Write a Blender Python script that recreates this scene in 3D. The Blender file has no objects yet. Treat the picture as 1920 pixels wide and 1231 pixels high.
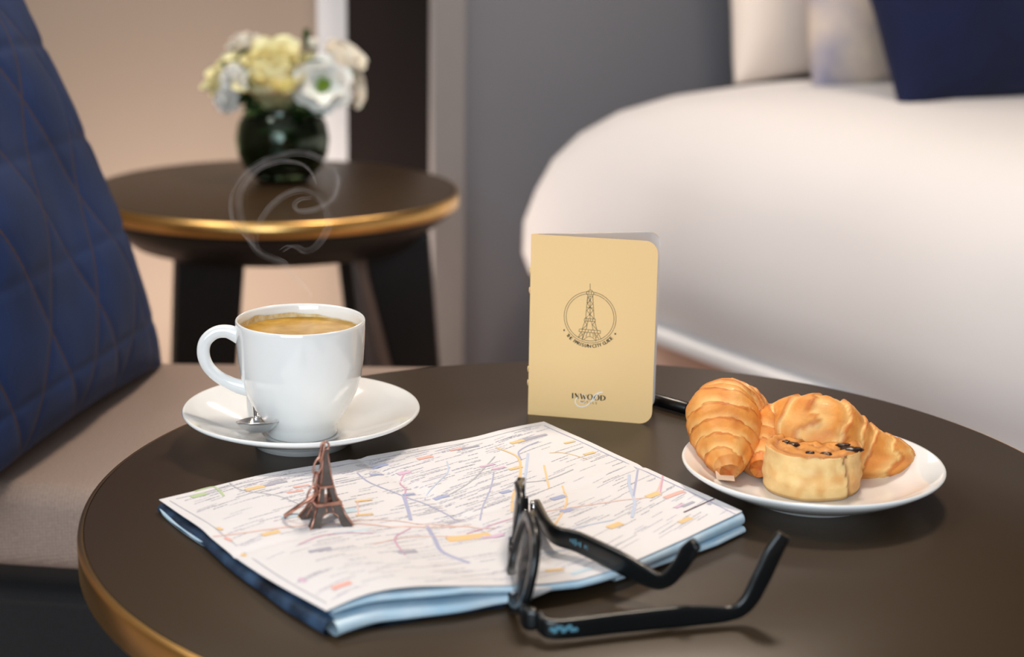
import bpy, bmesh, math, random
import numpy as np
from mathutils import Vector, Matrix
from mathutils import noise as mnoise
C = bpy.context.scene.collection
random.seed(7)
# ---------------------------------------------------------------- camera
TZ = 0.55                       # top of the round table above the floor
CAM = Vector((0, 0, TZ + 0.3482)); F = 3199.2; PITCH = 0.255; ROLL = 0.0156
cd = bpy.data.cameras.new('camera'); cam = bpy.data.objects.new('camera', cd); C.objects.link(cam)
bpy.context.scene.camera = cam
cd.sensor_width = 36.0; cd.lens = F / 1920 * 36.0; cd.clip_start = 0.02; cd.clip_end = 60
CM = Matrix.Rotation(math.pi/2 - PITCH, 4, 'X') @ Matrix.Rotation(ROLL, 4, 'Z')
cam.matrix_world = Matrix.Translation(CAM) @ CM
cd.dof.use_dof = True; cd.dof.focus_distance = 1.055; cd.dof.aperture_fstop = 6.0
# ---------------------------------------------------------------- light
sc = bpy.context.scene
sc.view_settings.view_transform = 'Standard'; sc.view_settings.look = 'None'
sc.view_settings.gamma = 1.0; sc.view_settings.use_curve_mapping = False
sc.view_settings.exposure = -0.10
w = bpy.data.worlds.new('world'); sc.world = w; w.use_nodes = True
w.node_tree.nodes['Background'].inputs[0].default_value = (0.75, 0.72, 0.72, 1)
w.node_tree.nodes['Background'].inputs[1].default_value = 0.27
def area(name, loc, target, size, power, col, sy=None):
    l = bpy.data.lights.new(name, 'AREA'); l.energy = power; l.color = col; l.size = size
    if sy: l.shape = 'RECTANGLE'; l.size_y = sy
    o = bpy.data.objects.new(name, l); C.objects.link(o); o.location = loc
    o.rotation_euler = (Vector(target) - Vector(loc)).to_track_quat('-Z', 'Y').to_euler()
    return o
area('window_daylight', (-0.55, -1.95, 1.5), (0.2, 1.4, 0.5), 2.1, 82, (0.78, 0.90, 1.0), 1.6)
area('ceiling_lamp', (0.35, 1.75, 2.3), (0.0, 1.05, 0.5), 0.30, 25, (1.0, 0.85, 0.70))
area('bed_lamp', (0.16, 2.55, 1.45), (0.35, 2.3, 0.5), 0.25, 2.6, (1.0, 0.84, 0.70))
area('wall_lamp', (-0.55, 2.55, 0.08), (-0.5, 3.0, 0.45), 0.6, 8.0, (1.0, 0.85, 0.74), 0.2)
area('side_table_light', (-0.9, 2.3, 2.2), (-0.35, 2.2, 0.5), 0.35, 2, (1.0, 0.88, 0.76))  # warm area light high up, aimed down near the side table
area('duvet_fill', (-1.2, 1.0, 2.45), (0.5, 2.0, 0.4), 0.9, 22, (1.0, 0.96, 0.92))  # added fill light without a known source, brightens the duvet side
sc.cycles.transparent_max_bounces = 48
# ---------------------------------------------------------------- helpers
def ray(px, py):
    return (CM.to_3x3() @ Vector(((px - 960) / F, -(py - 615.5) / F, -1.0)))
def at(px, py, z):              # the point of the horizontal plane z seen at a photograph pixel
    d = ray(px, py); return CAM + d * ((z - CAM.z) / d.z)
def aty(px, py, y):             # the same for an upright plane
    d = ray(px, py); return CAM + d * ((y - CAM.y) / d.y)
def atp(px, py, p0, n):
    d = ray(px, py); return CAM + d * ((p0 - CAM).dot(n) / d.dot(n))
CMI = CM.to_3x3().inverted()
def project(p):
    v = CMI @ (Vector(p) - CAM); return (960 + F * v.x / -v.z, 615.5 - F * v.y / -v.z)
def S(c, a=1):
    return tuple((x/255/12.92 if x/255 <= .04045 else ((x/255+.055)/1.055)**2.4) for x in c) + (a,)
def mat(name, col, rough=0.5, metal=0.0, noise=0.0, nscale=30, bump=0.0, bscale=200, spec=0.5, coat=0.0, sub=0.0,
        sheen=0.0, trans=0.0, ior=1.45, attr=None, col2=None, bdist=0.001):
    m = bpy.data.materials.new(name); m.use_nodes = True; t = m.node_tree; N = t.nodes; L = t.links
    b = N['Principled BSDF']; b.inputs['Roughness'].default_value = rough; b.inputs['Metallic'].default_value = metal
    b.inputs['Specular IOR Level'].default_value = spec; b.inputs['Coat Weight'].default_value = coat
    b.inputs['Subsurface Weight'].default_value = sub; b.inputs['Subsurface Scale'].default_value = 0.004
    b.inputs['Sheen Weight'].default_value = sheen; b.inputs['Transmission Weight'].default_value = trans
    b.inputs['IOR'].default_value = ior
    c = S(col); b.inputs['Base Color'].default_value = c
    tc = N.new('ShaderNodeTexCoord')
    src = None
    if attr:
        a = N.new('ShaderNodeAttribute'); a.attribute_name = attr; src = a.outputs['Color']
    if noise > 0:
        n = N.new('ShaderNodeTexNoise'); n.inputs['Scale'].default_value = nscale; n.inputs['Detail'].default_value = 5
        L.new(tc.outputs['Object'], n.inputs['Vector'])
        mx = N.new('ShaderNodeMix'); mx.data_type = 'RGBA'
        rp = N.new('ShaderNodeMapRange'); rp.inputs[1].default_value = .3; rp.inputs[2].default_value = .7
        L.new(n.outputs['Fac'], rp.inputs[0]); L.new(rp.outputs[0], mx.inputs['Factor'])
        if attr:
            mx.blend_type = 'MULTIPLY'; mx.inputs['B'].default_value = (1-noise, 1-noise*1.3, 1-noise*1.6, 1); L.new(src, mx.inputs['A'])
        else:
            mx.inputs['A'].default_value = c
            mx.inputs['B'].default_value = S(col2) if col2 else tuple(x*(1-noise) for x in c[:3]) + (1,)
        src = mx.outputs['Result']
    if src: L.new(src, b.inputs['Base Color'])
    if bump > 0:
        n2 = N.new('ShaderNodeTexNoise'); n2.inputs['Scale'].default_value = bscale; n2.inputs['Detail'].default_value = 3
        L.new(tc.outputs['Object'], n2.inputs['Vector'])
        bp = N.new('ShaderNodeBump'); bp.inputs['Strength'].default_value = bump; bp.inputs['Distance'].default_value = bdist
        L.new(n2.outputs['Fac'], bp.inputs['Height']); L.new(bp.outputs['Normal'], b.inputs['Normal'])
    return m
def mesh(name, V, Fc, m, parent=None, smooth=True, cols=None, uv=None, mats=None, mi=None):
    me = bpy.data.meshes.new(name); me.from_pydata([tuple(v) for v in V], [], Fc)
    if mats:
        for q in mats: me.materials.append(q)
        if mi: me.polygons.foreach_set('material_index', mi)
    elif m: me.materials.append(m)
    me.validate(); me.update()
    if smooth: me.polygons.foreach_set('use_smooth', [True]*len(me.polygons))
    if cols is not None:
        a = me.color_attributes.new('Col', 'FLOAT_COLOR', 'POINT')
        a.data.foreach_set('color', np.array([list(c)+[1]*(4-len(c)) for c in cols], dtype=float).ravel())
    if uv is not None:
        u = me.uv_layers.new(name='UVMap')
        idx = np.zeros(len(me.loops), dtype=int); me.loops.foreach_get('vertex_index', idx)
        u.data.foreach_set('uv', np.array(uv, dtype=float)[idx].ravel())
    o = bpy.data.objects.new(name, me); C.objects.link(o)
    if parent is not None:
        o.parent = parent
        bpy.context.view_layer.update() if False else None
        o.matrix_parent_inverse = Matrix.Identity(4)
        o.location = -Vector(parent.location) if parent.get('_w') else (0, 0, 0)
    return o
def thing(name, label, cat, loc, group=None):   # an Empty at the base; its parts are written in world coordinates
    o = bpy.data.objects.new(name, None); C.objects.link(o); o.location = loc; o.empty_display_size = .02
    o['label'] = label; o['category'] = cat; o['_w'] = 1
    if group: o['group'] = group
    return o
def tag(o, label, cat, group=None, kind=None):
    o['label'] = label; o['category'] = cat
    if group: o['group'] = group
    if kind: o['kind'] = kind
    return o
def struct(o): o['kind'] = 'structure'; return o
def sub(o):                     # lets a part carry sub-parts written in world coordinates
    return o
def child(o, part):
    o.parent = part; o.matrix_parent_inverse = Matrix.Identity(4)
    o.location = (0, 0, 0); return o
def grid(n, m, wrap=False, wrapv=False):
    f = []
    for i in range(n if wrap else n-1):
        for j in range(m if wrapv else m-1):
            a = i*m+j; b = ((i+1) % n)*m+j; c = ((i+1) % n)*m+(j+1) % m; d = i*m+(j+1) % m
            f.append((a, b, c, d))
    return f
def lathe(prof, n=64, cx=0, cy=0, cz=0):
    V = []; m = len(prof)
    for i in range(n):
        a = 2*math.pi*i/n
        for r, z in prof: V.append((cx + r*math.cos(a), cy + r*math.sin(a), cz + z))
    return V, grid(n, m, wrap=True)
def smooth_path(pts, k=6, closed=False):
    P = [Vector(p) for p in pts]; n = len(P); out = []
    rng = range(n if closed else n-1)
    for i in rng:
        if closed: p0, p1, p2, p3 = P[(i-1) % n], P[i], P[(i+1) % n], P[(i+2) % n]
        else: p0, p1, p2, p3 = P[max(i-1, 0)], P[i], P[i+1], P[min(i+2, n-1)]
        for j in range(k):
            t = j/k
            out.append(0.5*((2*p1) + (p2-p0)*t + (2*p0-5*p1+4*p2-p3)*t*t + (3*p1-p0-3*p2+p3)*t**3))
    if not closed: out.append(P[-1])
    return out
def interp(vals, n):
    return list(np.interp(np.linspace(0, len(vals)-1, n), range(len(vals)), vals))
def tube(path, rad, n=10, closed=False, cap=True, flat=1.0, up=None):
    """round (or flattened) tube; rad is a number or list"""
    P = [Vector(p) for p in path]; m = len(P)
    R = rad if isinstance(rad, (list, tuple)) else [rad]*m
    if len(R) != m: R = interp(R, m)
    V = []; prev = None
    for i, p in enumerate(P):
        if closed: t = P[(i+1) % m] - P[(i-1) % m]
        else: t = P[min(i+1, m-1)] - P[max(i-1, 0)]
        t.normalize()
        if up is not None: u = Vector(up)
        elif prev is None: u = Vector((0, 0, 1)) if abs(t.z) < .9 else Vector((1, 0, 0))
        else: u = prev
        s = t.cross(u); s.normalize(); u = s.cross(t); u.normalize(); prev = u
        for k in range(n):
            a = 2*math.pi*k/n
            V.append(p + s*math.cos(a)*R[i]*flat + u*math.sin(a)*R[i])
    f = []
    for i in range(m if closed else m-1):
        for k in range(n):
            a = i*n+k; b = i*n+(k+1) % n; c = ((i+1) % m)*n+(k+1) % n; d = ((i+1) % m)*n+k
            f.append((a, b, c, d))
    if cap and not closed:
        f.append(tuple(range(n))[::-1]); f.append(tuple((m-1)*n+k for k in range(n)))
    return V, f
def blade(path, hs, ts, up=(0, 0, 1), n=12, tilt=0):
    """sweep a rounded rectangle: hs full height, ts full thickness"""
    P = [Vector(p) for p in path]; m = len(P); H = interp(hs, m); T = interp(ts, m); V = []
    for i, p in enumerate(P):
        t = (P[min(i+1, m-1)] - P[max(i-1, 0)]).normalized()
        s = Vector(up).cross(t)
        if s.length < .2: s = Vector((0, 1, 0))
        s.normalize(); u = t.cross(s).normalized()
        for k in range(n):
            a = 2*math.pi*(k+.5)/n; ca, sa = math.cos(a), math.sin(a)
            x = math.copysign(abs(ca)**.5, ca); y = math.copysign(abs(sa)**.5, sa)
            V.append(p + s*x*T[i]/2 + u*y*H[i]/2)
    f = []
    for i in range(m-1):
        for k in range(n): f.append((i*n+k, i*n+(k+1) % n, (i+1)*n+(k+1) % n, (i+1)*n+k))
    f.append(tuple(range(n))[::-1]); f.append(tuple((m-1)*n+k for k in range(n)))
    return V, f
def box(x0, x1, y0, y1, z0, z1):
    V = [(x, y, z) for x in (x0, x1) for y in (y0, y1) for z in (z0, z1)]
    return V, [(0, 1, 3, 2), (4, 6, 7, 5), (0, 4, 5, 1), (2, 3, 7, 6), (0, 2, 6, 4), (1, 5, 7, 3)]
def prism(poly, z0, z1):        # poly: list of (x, y), counter-clockwise
    n = len(poly); V = [(x, y, z0) for x, y in poly] + [(x, y, z1) for x, y in poly]
    return V, [tuple(range(n))[::-1], tuple(range(n, 2*n))] + [(i, (i+1) % n, n+(i+1) % n, n+i) for i in range(n)]
def bevel(o, wd, seg=3):
    b = o.modifiers.new('bevel', 'BEVEL'); b.width = wd; b.segments = seg; b.limit_method = 'ANGLE'
    return o
def join(parts):
    V = []; f = []
    for v, q in parts:
        k = len(V); V += list(v); f += [tuple(i+k for i in x) for x in q]
    return V, f
def xf(vf, M):
    v, f = vf; return [M @ Vector(p) for p in v], f
def nz(p, s=1.0): return mnoise.noise(Vector(p)*s)
# ---------------------------------------------------------------- materials
M = {}
M['table'] = mat('table_top_lacquer', (60, 46, 31), .36, noise=.06, nscale=8, bump=.12, bscale=1800, bdist=.0002, spec=.36)
M['brass'] = mat('brass', (240, 192, 118), .28, 1.0, noise=.12, nscale=25)
M['blackwood'] = mat('black_wood', (24, 20, 19), .45, noise=.3, nscale=40)
M['china'] = mat('white_china', (238, 238, 236), .10, coat=.6, sub=.0, noise=.015, nscale=6)
M['coffee'] = mat('coffee_crema', (170, 126, 44), .22, noise=.55, nscale=120, col2=(198, 156, 72), bump=.1, bscale=500, bdist=.0002)
M['stain'] = mat('crema_film', (206, 172, 104), .3, noise=.5, nscale=220, col2=(233, 222, 190))
M['steel'] = mat('polished_steel', (226, 226, 226), .22, 1.0, noise=.05)
M['paper'] = mat('map_paper', (232, 230, 232), .5, noise=.02, nscale=20, bump=.05, bscale=80)
M['paperfold'] = mat('map_fold', (214, 230, 240), .45, noise=.08, nscale=60, col2=(178, 212, 232))  # blue tint paints the cool window light on the folds
M['coverdark'] = mat('map_dark_cover', (10, 12, 18), .4, noise=.8, nscale=55, col2=(60, 84, 112))
M['navy'] = None
M['gold'] = mat('gold_card', (250, 210, 148), .38, .0, noise=.04, nscale=10, bump=.05, bscale=900, bdist=.0002, spec=.5)
M['page'] = mat('white_page', (248, 250, 254), .5, noise=.01)
M['ink'] = mat('dark_ink', (48, 34, 20), .5, noise=.05)
M['inkblack'] = mat('black_ink', (22, 24, 20), .5, noise=.05)
M['inkwhite'] = mat('white_ink', (250, 246, 240), .4, noise=.02)
M['speck'] = mat('pale_gold_ink', (246, 226, 176), .3, noise=.02)
M['plastic'] = mat('black_plastic', (12, 12, 14), .25, noise=.05)
M['frame'] = mat('black_acetate', (13, 17, 19), .30, noise=.08, coat=.15)
M['copper'] = mat('antique_copper', (222, 172, 152), .36, 1.0, noise=.5, nscale=180, col2=(160, 112, 98))
M['towerdark'] = mat('antique_dark_metal', (128, 118, 112), .45, .8, noise=.3, nscale=160)
M['croissant'] = mat('croissant_crust', (220, 150, 80), .52, attr='Col', noise=.16, nscale=90, bump=.5, bscale=340, bdist=.001, coat=.04, sub=.1, spec=.35)
M['raisin'] = mat('raisin', (48, 24, 18), .3, noise=.3, bump=.6, bscale=300)
# ---------------------------------------------------------------- the room
M['beige'] = mat('beige_wall_paint', (138, 124, 112), .85, noise=.03, nscale=3, bump=.05)
M['bluegrey'] = mat('blue_grey_wall_paint', (118, 119, 126), .8, noise=.04, nscale=3, bump=.05)
M['floor'] = mat('pale_carpet', (176, 152, 138), .95, noise=.12, nscale=150, bump=.4, bscale=900)
M['ceil'] = mat('ceiling_paint', (226, 222, 216), .9, noise=.02)
M['darkpanel'] = mat('dark_brown_panel', (24, 17, 16), .8, noise=.12, nscale=6, spec=.2)
M['trim'] = mat('pale_trim_paint', (136, 132, 132), .6, noise=.03)
M['whitetrim'] = mat('white_trim_paint', (190, 192, 196), .6, noise=.03)
struct(mesh('floor', *box(-2.3, 3.2, -2.6, 5.0, -.1, 0), M['floor'], smooth=False))
struct(mesh('ceiling', *box(-2.3, 3.2, -2.6, 5.0, 2.6, 2.7), M['ceil'], smooth=False))
struct(mesh('wall_left', *box(-2.3, -2.2, -2.6, 3.1, 0, 2.6), M['beige'], smooth=False))
struct(mesh('wall_right', *box(3.1, 3.2, -2.6, 5.0, 0, 2.6), M['beige'], smooth=False))
WF = join([box(-2.3, -1.6, -2.6, -2.5, 0, 2.6), box(.5, 3.2, -2.6, -2.5, 0, 2.6), box(-1.6, .5, -2.6, -2.5, 0, .7), box(-1.6, .5, -2.6, -2.5, 2.3, 2.6)])
struct(mesh('wall_front', *WF, M['beige'], smooth=False))
win = struct(mesh('window_1', *join([box(-1.6, -1.54, -2.58, -2.52, .7, 2.3), box(.44, .5, -2.58, -2.52, .7, 2.3), box(-.58, -.52, -2.58, -2.52, .7, 2.3),
      box(-1.6, .5, -2.58, -2.52, .7, .76), box(-1.6, .5, -2.58, -2.52, 2.24, 2.3)]), M['whitetrim'], smooth=False))
struct(mesh('wall_back', *box(-2.3, -.16, 3.0, 3.1, 0, 2.6), M['beige'], smooth=False))
def bx_at(px0, px1, y0, y1, z0, z1):     # upright box between two columns of the photograph at depth y0
    return box(aty(px0, 300, y0).x, aty(px1, 300, y0).x, y0, y1, z0, z1)
struct(mesh('trim_1', *bx_at(598, 652, 2.96, 3.0, .38, 2.6), M['whitetrim'], smooth=False))
struct(mesh('trim_2', *bx_at(652, 812, 2.90, 3.0, 0, 2.6), M['darkpanel'], smooth=False))
struct(mesh('trim_3', *bx_at(-60, 23, 2.95, 3.0, 0, 2.6), M['darkpanel'], smooth=False))
ca = Vector((.54, -.842, 0)); cb = Vector((.842, .54, 0)); BC = Vector((.085, 2.55, 0))   # bed axes and corner
W0 = BC + ca*(-.27)
def wl(b, a=0): p = W0 + cb*b - ca*a; return (p.x, p.y)
tx = aty(806, 300, 2.73).x; b0 = (tx - W0.x)/cb.x; b1 = b0 + .058
struct(mesh('wall_head', *prism([wl(b1), wl(3.75), wl(3.75, .1), wl(b1, .1)], 0, 2.6), M['bluegrey'], smooth=False))
struct(mesh('trim_4', *prism([wl(b0, -.012), wl(b1, -.012), wl(b1, .002), wl(b0, .002)], 0, 2.6), M['trim'], smooth=False))
# ---------------------------------------------------------------- bed
def cushion(U, Vv, Nn, c, th, nu=60, nv=60, pw=2.6, pinch=.07, wr=.004, seed=0, quilt=None):
    """closed pillow surface: U, Vv half-size vectors, Nn unit normal"""
    P = []; UV = []
    for side in (1, -1):
        for i in range(nu):
            for j in range(nv):
                u = -1+2*i/(nu-1); v = -1+2*j/(nv-1)
                u = math.sin(u*math.pi/2)*.6+u*.4; v = math.sin(v*math.pi/2)*.6+v*.4
                h = (max(0, 1-abs(u)**pw)*max(0, 1-abs(v)**pw))**.5
                pu = u*(1-pinch*(1-v*v)*abs(u)**3*1.0); pv = v*(1-pinch*(1-u*u)*abs(v)**3)
                p = c + U*pu + Vv*pv
                d = th*h
                if wr: d += wr*nz(p + Vector((seed, side, 0)), 9)*h*2
                if quilt: d += quilt(u, v)*min(1, h*2)
                P.append(p + Nn*side*d); UV.append(((u+1)/2, (v+1)/2))
    n = nu*nv; f = grid(nu, nv); f2 = [tuple(n+k for k in q)[::-1] for q in f]
    return P, f + f2, UV
M['duvet'] = mat('white_duvet_cotton', (226, 222, 222), .8, noise=.02, nscale=5, sheen=.2, bump=.1, bscale=500)
M['sheet'] = mat('white_sheet_cotton', (240, 240, 242), .7, noise=.02)
M['bedbase'] = mat('pinkish_bed_base_fabric', (226, 192, 174), .9, noise=.06, nscale=60, bump=.2, bscale=700)
M['pillowwhite'] = mat('white_pillowcase', (228, 216, 206), .8, noise=.02, nscale=5, sheen=.2)
M['pillowprint'] = mat('printed_pillowcase', (238, 218, 192), .8, noise=1, nscale=7, col2=(120, 124, 158))
M['grey'] = mat('grey_headboard_fabric', (96, 92, 92), .9, noise=.1, nscale=100, bump=.2)
bed = thing('bed', 'bed with a white duvet over a pinkish upholstered base behind the round table', 'bed', BC)
def bl(a, b, z): p = BC + ca*a + cb*b; return Vector((p.x, p.y, z))
AH = -.17
def footprint(ins, r, n=14, ks=44):
    """rounded rectangle inset by ins, always with the same number of points"""
    a0, a1, b0_, b1_ = AH+ins, 2.05-ins, ins, 1.65-ins
    r = max(.03, r); out = []; arcs = []
    for (ca_, cb_, s) in ((a0+r, b0_+r, math.pi), (a1-r, b0_+r, 1.5*math.pi), (a1-r, b1_-r, 0), (a0+r, b1_-r, .5*math.pi)):
        arcs.append([(ca_ + r*math.cos(s+(math.pi/2)*k/(n-1)), cb_ + r*math.sin(s+(math.pi/2)*k/(n-1))) for k in range(n)])
    for i in range(4):
        out += arcs[i]; p, q = arcs[i][-1], arcs[(i+1) % 4][0]
        out += [(p[0]+(q[0]-p[0])*j/ks, p[1]+(q[1]-p[1])*j/ks) for j in range(1, ks)]
    return out
cen = (.94, .82)
prof = [(.012, .285), (-.004, .30), (-.012, .33), (-.010, .38), (.004, .43), (.022, .48), (.045, .52), (.08, .556), (.125, .582), (.18, .598), (.26, .606), (.38, .609), (.55, .607), (.75, .605)]
V = []; NB = len(footprint(0, .1))
for ins, z in prof:
    for i, (a, b) in enumerate(footprint(ins, .10 + max(0, .45*ins))):
        wv = 0.010*nz((a*1.0, b*1.0, z*.8), 3.2) + .005*math.sin(a*16+z*5)*(1 if z < .5 else .2)
        p = bl(a, b, z + (wv*.6 if z > .5 else 0))
        off = (Vector((p.x, p.y, 0)) - Vector(bl(cen[0], cen[1], 0))).normalized()*wv*(1 if z < .55 else 0)
        V.append(p + off)
Fq = []
for r_ in range(len(prof)-1):
    for i in range(NB): Fq.append((r_*NB+i, r_*NB+(i+1) % NB, (r_+1)*NB+(i+1) % NB, (r_+1)*NB+i))
ci = len(V); V.append(bl(cen[0], cen[1], .605)); r_ = len(prof)-1
for i in range(NB): Fq.append((r_*NB+i, r_*NB+(i+1) % NB, ci))
mesh('duvet', V, Fq, M['duvet'], bed)
bp = [bl(*q, 0) for q in ((AH+.05, .05), (2.0, .05), (2.0, 1.6), (AH+.05, 1.6))]
bb = mesh('bed_base', *prism([(p.x, p.y) for p in bp], .05, .42), M['bedbase'], bed, smooth=False); bevel(bb, .015)
bp = [bl(*q, 0) for q in ((AH+.05, .05), (2.0, .05), (2.0, 1.6), (AH+.05, 1.6))]
mt = mesh('mattress', *prism([(p.x, p.y) for p in bp], .42, .47), M['duvet'], bed, smooth=False); bevel(mt, .03)
sp2 = [bl(*q, 0) for q in ((AH+.30, .02), (AH+.40, -.018), (2.06, -.018), (2.06, 1.66), (AH+.30, 1.66))]
bevel(mesh('bed_sheet', *prism([(p.x, p.y) for p in sp2], .268, .290), M['sheet'], bed, smooth=False), .008)
for a, b in ((.0, .15), (1.9, .15), (1.9, 1.5), (.0, 1.5)):
    p = bl(a, b, 0); mesh('leg', *lathe([(0, 0), (.025, 0), (.03, .05), (0, .05)], 16, p.x, p.y, 0), M['blackwood'], bed)
hb = [bl(*q, 0) for q in ((-.24, .52), (-.17, .52), (-.17, 1.6), (-.24, 1.6))]
bevel(mesh('headboard', *prism([(p.x, p.y) for p in hb], 0, 1.15), M['grey'], bed, smooth=False), .02)
lean = Vector((-.2, 0)) 
def bed_pillow(name, label, a, b, wdt, hgt, th, tiltv, m, seed, group=None, z0=.586, skew=.06, **k):
    up = (-cb*skew + Vector((0, 0, 1))*math.cos(tiltv) - ca*math.sin(tiltv)); nn = (ca*math.cos(tiltv) + Vector((0, 0, 1))*math.sin(tiltv))
    c = bl(a, b + wdt/2, z0) + up*hgt/2
    t = tag(mesh(name, *cushion(cb*wdt/2, up*hgt/2, nn, c, th, seed=seed, wr=.012, nu=44, nv=44, **k)[:2], m), label, 'pillow', group)
    sb = t.modifiers.new('weld', 'WELD'); sb.merge_threshold = .0004
    return t
bed_pillow('pillow', 'white pillow at the back against the head of the bed', -.06, .36, .70, .46, .085, .16, M['pillowwhite'], 1)
bed_pillow('pillow', 'cream pillow with bluish print between the white pillow and the navy cushion', .13, .36, .62, .44, .08, .20, M['pillowprint'], 5)
# ---------------------------------------------------------------- navy quilted fabric
def quilt_mat(name, stitch, base, base2, su):
    m = mat(name, base, .85, noise=.3, nscale=14, col2=base2, sheen=.03, bump=.15, bscale=2500, bdist=.0004)
    t = m.node_tree; N = t.nodes; L = t.links; b = N['Principled BSDF']
    src = b.inputs['Base Color'].links[0].from_socket
    uv = N.new('ShaderNodeUVMap'); sx = N.new('ShaderNodeSeparateXYZ'); L.new(uv.outputs[0], sx.inputs[0])
    def math_(op, a, c=None):
        n = N.new('ShaderNodeMath'); n.operation = op
        for i, q in enumerate((a, c)):
            if q is None: continue
            if isinstance(q, (int, float)): n.inputs[i].default_value = q
            else: L.new(q, n.inputs[i])
        return n.outputs[0]
    res = None
    for kx, ky in ((su, su*.5), (su, -su*.5)):
        s = math_('ADD', math_('MULTIPLY', sx.outputs[0], kx), math_('MULTIPLY', sx.outputs[1], ky))
        f = math_('ABSOLUTE', math_('SUBTRACT', math_('FRACT', math_('ADD', s, 100.0)), .5))
        l = math_('LESS_THAN', f, .013)
        res = l if res is None else math_('MAXIMUM', res, l)
    mx = N.new('ShaderNodeMix'); mx.data_type = 'RGBA'; L.new(res, mx.inputs['Factor']); L.new(src, mx.inputs['A']); mx.inputs['B'].default_value = S(stitch)
    L.new(mx.outputs['Result'], b.inputs['Base Color']); return m
QS = 5.0
M['navy'] = quilt_mat('navy_quilted_fabric', (62, 46, 54), (4, 41, 92), (2, 30, 72), QS)
def quilt(u, v):
    U_, V_ = (u+1)/2, (v+1)/2; d = 1
    for kx, ky in ((QS, QS*.5), (QS, -QS*.5)):
        q = U_*kx+V_*ky + 100; fr = abs(q % 1 - .5); d = min(d, fr)
    q = V_*QS + 100; d = min(d, abs(q % 1 - .5)*.9+.0)
    return -.0016*math.exp(-(d/.04)**2) + .0012*min(1, d/.25)
q = bed_pillow('cushion', 'dark navy square cushion in front of the pale pillows on the bed', .37, .31, .50, .40, .07, .26,
               mat('navy_velvet', (3, 18, 62), .85, noise=.3, nscale=12, sheen=.05), 9, z0=.585, skew=.24)
q['category'] = 'cushion'
# ---------------------------------------------------------------- sofa
M['weave'] = mat('taupe_woven_fabric', (158, 138, 126), .95, noise=.22, nscale=500, bump=.0)
def weave(m, sc_):
    t = m.node_tree; N = t.nodes; L = t.links; b = N['Principled BSDF']; tc = N.new('ShaderNodeTexCoord')
    outs = []
    for d, ax in (('X', 0), ('Y', 1)):
        wv = N.new('ShaderNodeTexWave'); wv.bands_direction = d; wv.inputs['Scale'].default_value = sc_; wv.inputs['Distortion'].default_value = 1.2
        wv.inputs['Detail'].default_value = 1; wv.inputs['Detail Scale'].default_value = 2
        sp_x = N.new('ShaderNodeSeparateXYZ'); cb_x = N.new('ShaderNodeCombineXYZ'); ad_x = N.new('ShaderNodeMath')
        L.new(tc.outputs['Object'], sp_x.inputs[0]); L.new(sp_x.outputs[1], ad_x.inputs[0]); L.new(sp_x.outputs[2], ad_x.inputs[1])
        L.new(sp_x.outputs[0], cb_x.inputs[0]); L.new(ad_x.outputs[0], cb_x.inputs[1]); L.new(cb_x.outputs[0], wv.inputs['Vector']); outs.append(wv.outputs['Fac'])
    mu = N.new('ShaderNodeMath'); mu.operation = 'MULTIPLY'; L.new(outs[0], mu.inputs[0]); L.new(outs[1], mu.inputs[1])
    bp = N.new('ShaderNodeBump'); bp.inputs['Strength'].default_value = .8; bp.inputs['Distance'].default_value = .0006
    L.new(mu.outputs[0], bp.inputs['Height']); L.new(bp.outputs['Normal'], b.inputs['Normal'])
    src = b.inputs['Base Color'].links[0].from_socket
    mx = N.new('ShaderNodeMix'); mx.data_type = 'RGBA'; mx.blend_type = 'MULTIPLY'; mx.inputs['B'].default_value = (1.35, 1.35, 1.35, 1)
    mx.inputs['A'].default_value = (1, 1, 1, 1); L.new(src, mx.inputs['A'])
    L.new(mu.outputs[0], mx.inputs['Factor']); L.new(mx.outputs['Result'], b.inputs['Base Color'])
weave(M['weave'], 125)
M['weavedark'] = mat('charcoal_woven_fabric', (34, 33, 34), .95, noise=.2, nscale=500); weave(M['weavedark'], 125)
SZ = .45
sofa = thing('sofa', 'low sofa with taupe woven seat behind the round table, navy cushion on it', 'sofa', (-.6, 1.4, 0))
def yn(x): return 1.215 - .13*(x+.36)      # near edge of the seat
sx0, sx1, yf = -1.15, .10, 1.585
def seat_poly(ins, yoff=0): return [(sx0+ins, yn(sx0)+ins+yoff), (sx1-ins, yn(sx1)+ins+yoff), (sx1-ins, yf-ins), (sx0+ins, yf-ins)]
so = mesh('seat_cushion', *prism(seat_poly(0), SZ-.07, SZ), M['weave'], sofa, smooth=True); bevel(so, .022, 6)
mesh('seat_gap_shade', *prism(seat_poly(.02), SZ-.085, SZ-.07), M['blackwood'], sofa, smooth=False)  # black slab put in for the shadow gap under the seat cushion
bs = mesh('sofa_base', *prism(seat_poly(-.002), .10, SZ-.085), M['weavedark'], sofa, smooth=True); bevel(bs, .012, 3)
for x, y in ((sx0+.08, 1.40), (sx1-.08, 1.27), (sx1-.08, yf-.07), (sx0+.08, yf-.07)):
    mesh('leg', *lathe([(0, 0), (.018, 0), (.024, .10), (0, .10)], 16, x, y, 0), M['blackwood'], sofa)
br = mesh('backrest', *prism([(-.98, 1.06), (-.76, 1.06), (-.76, 1.60), (-.98, 1.60)], SZ, SZ+.42), M['weave'], sofa); bevel(br, .04, 5)
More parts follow.
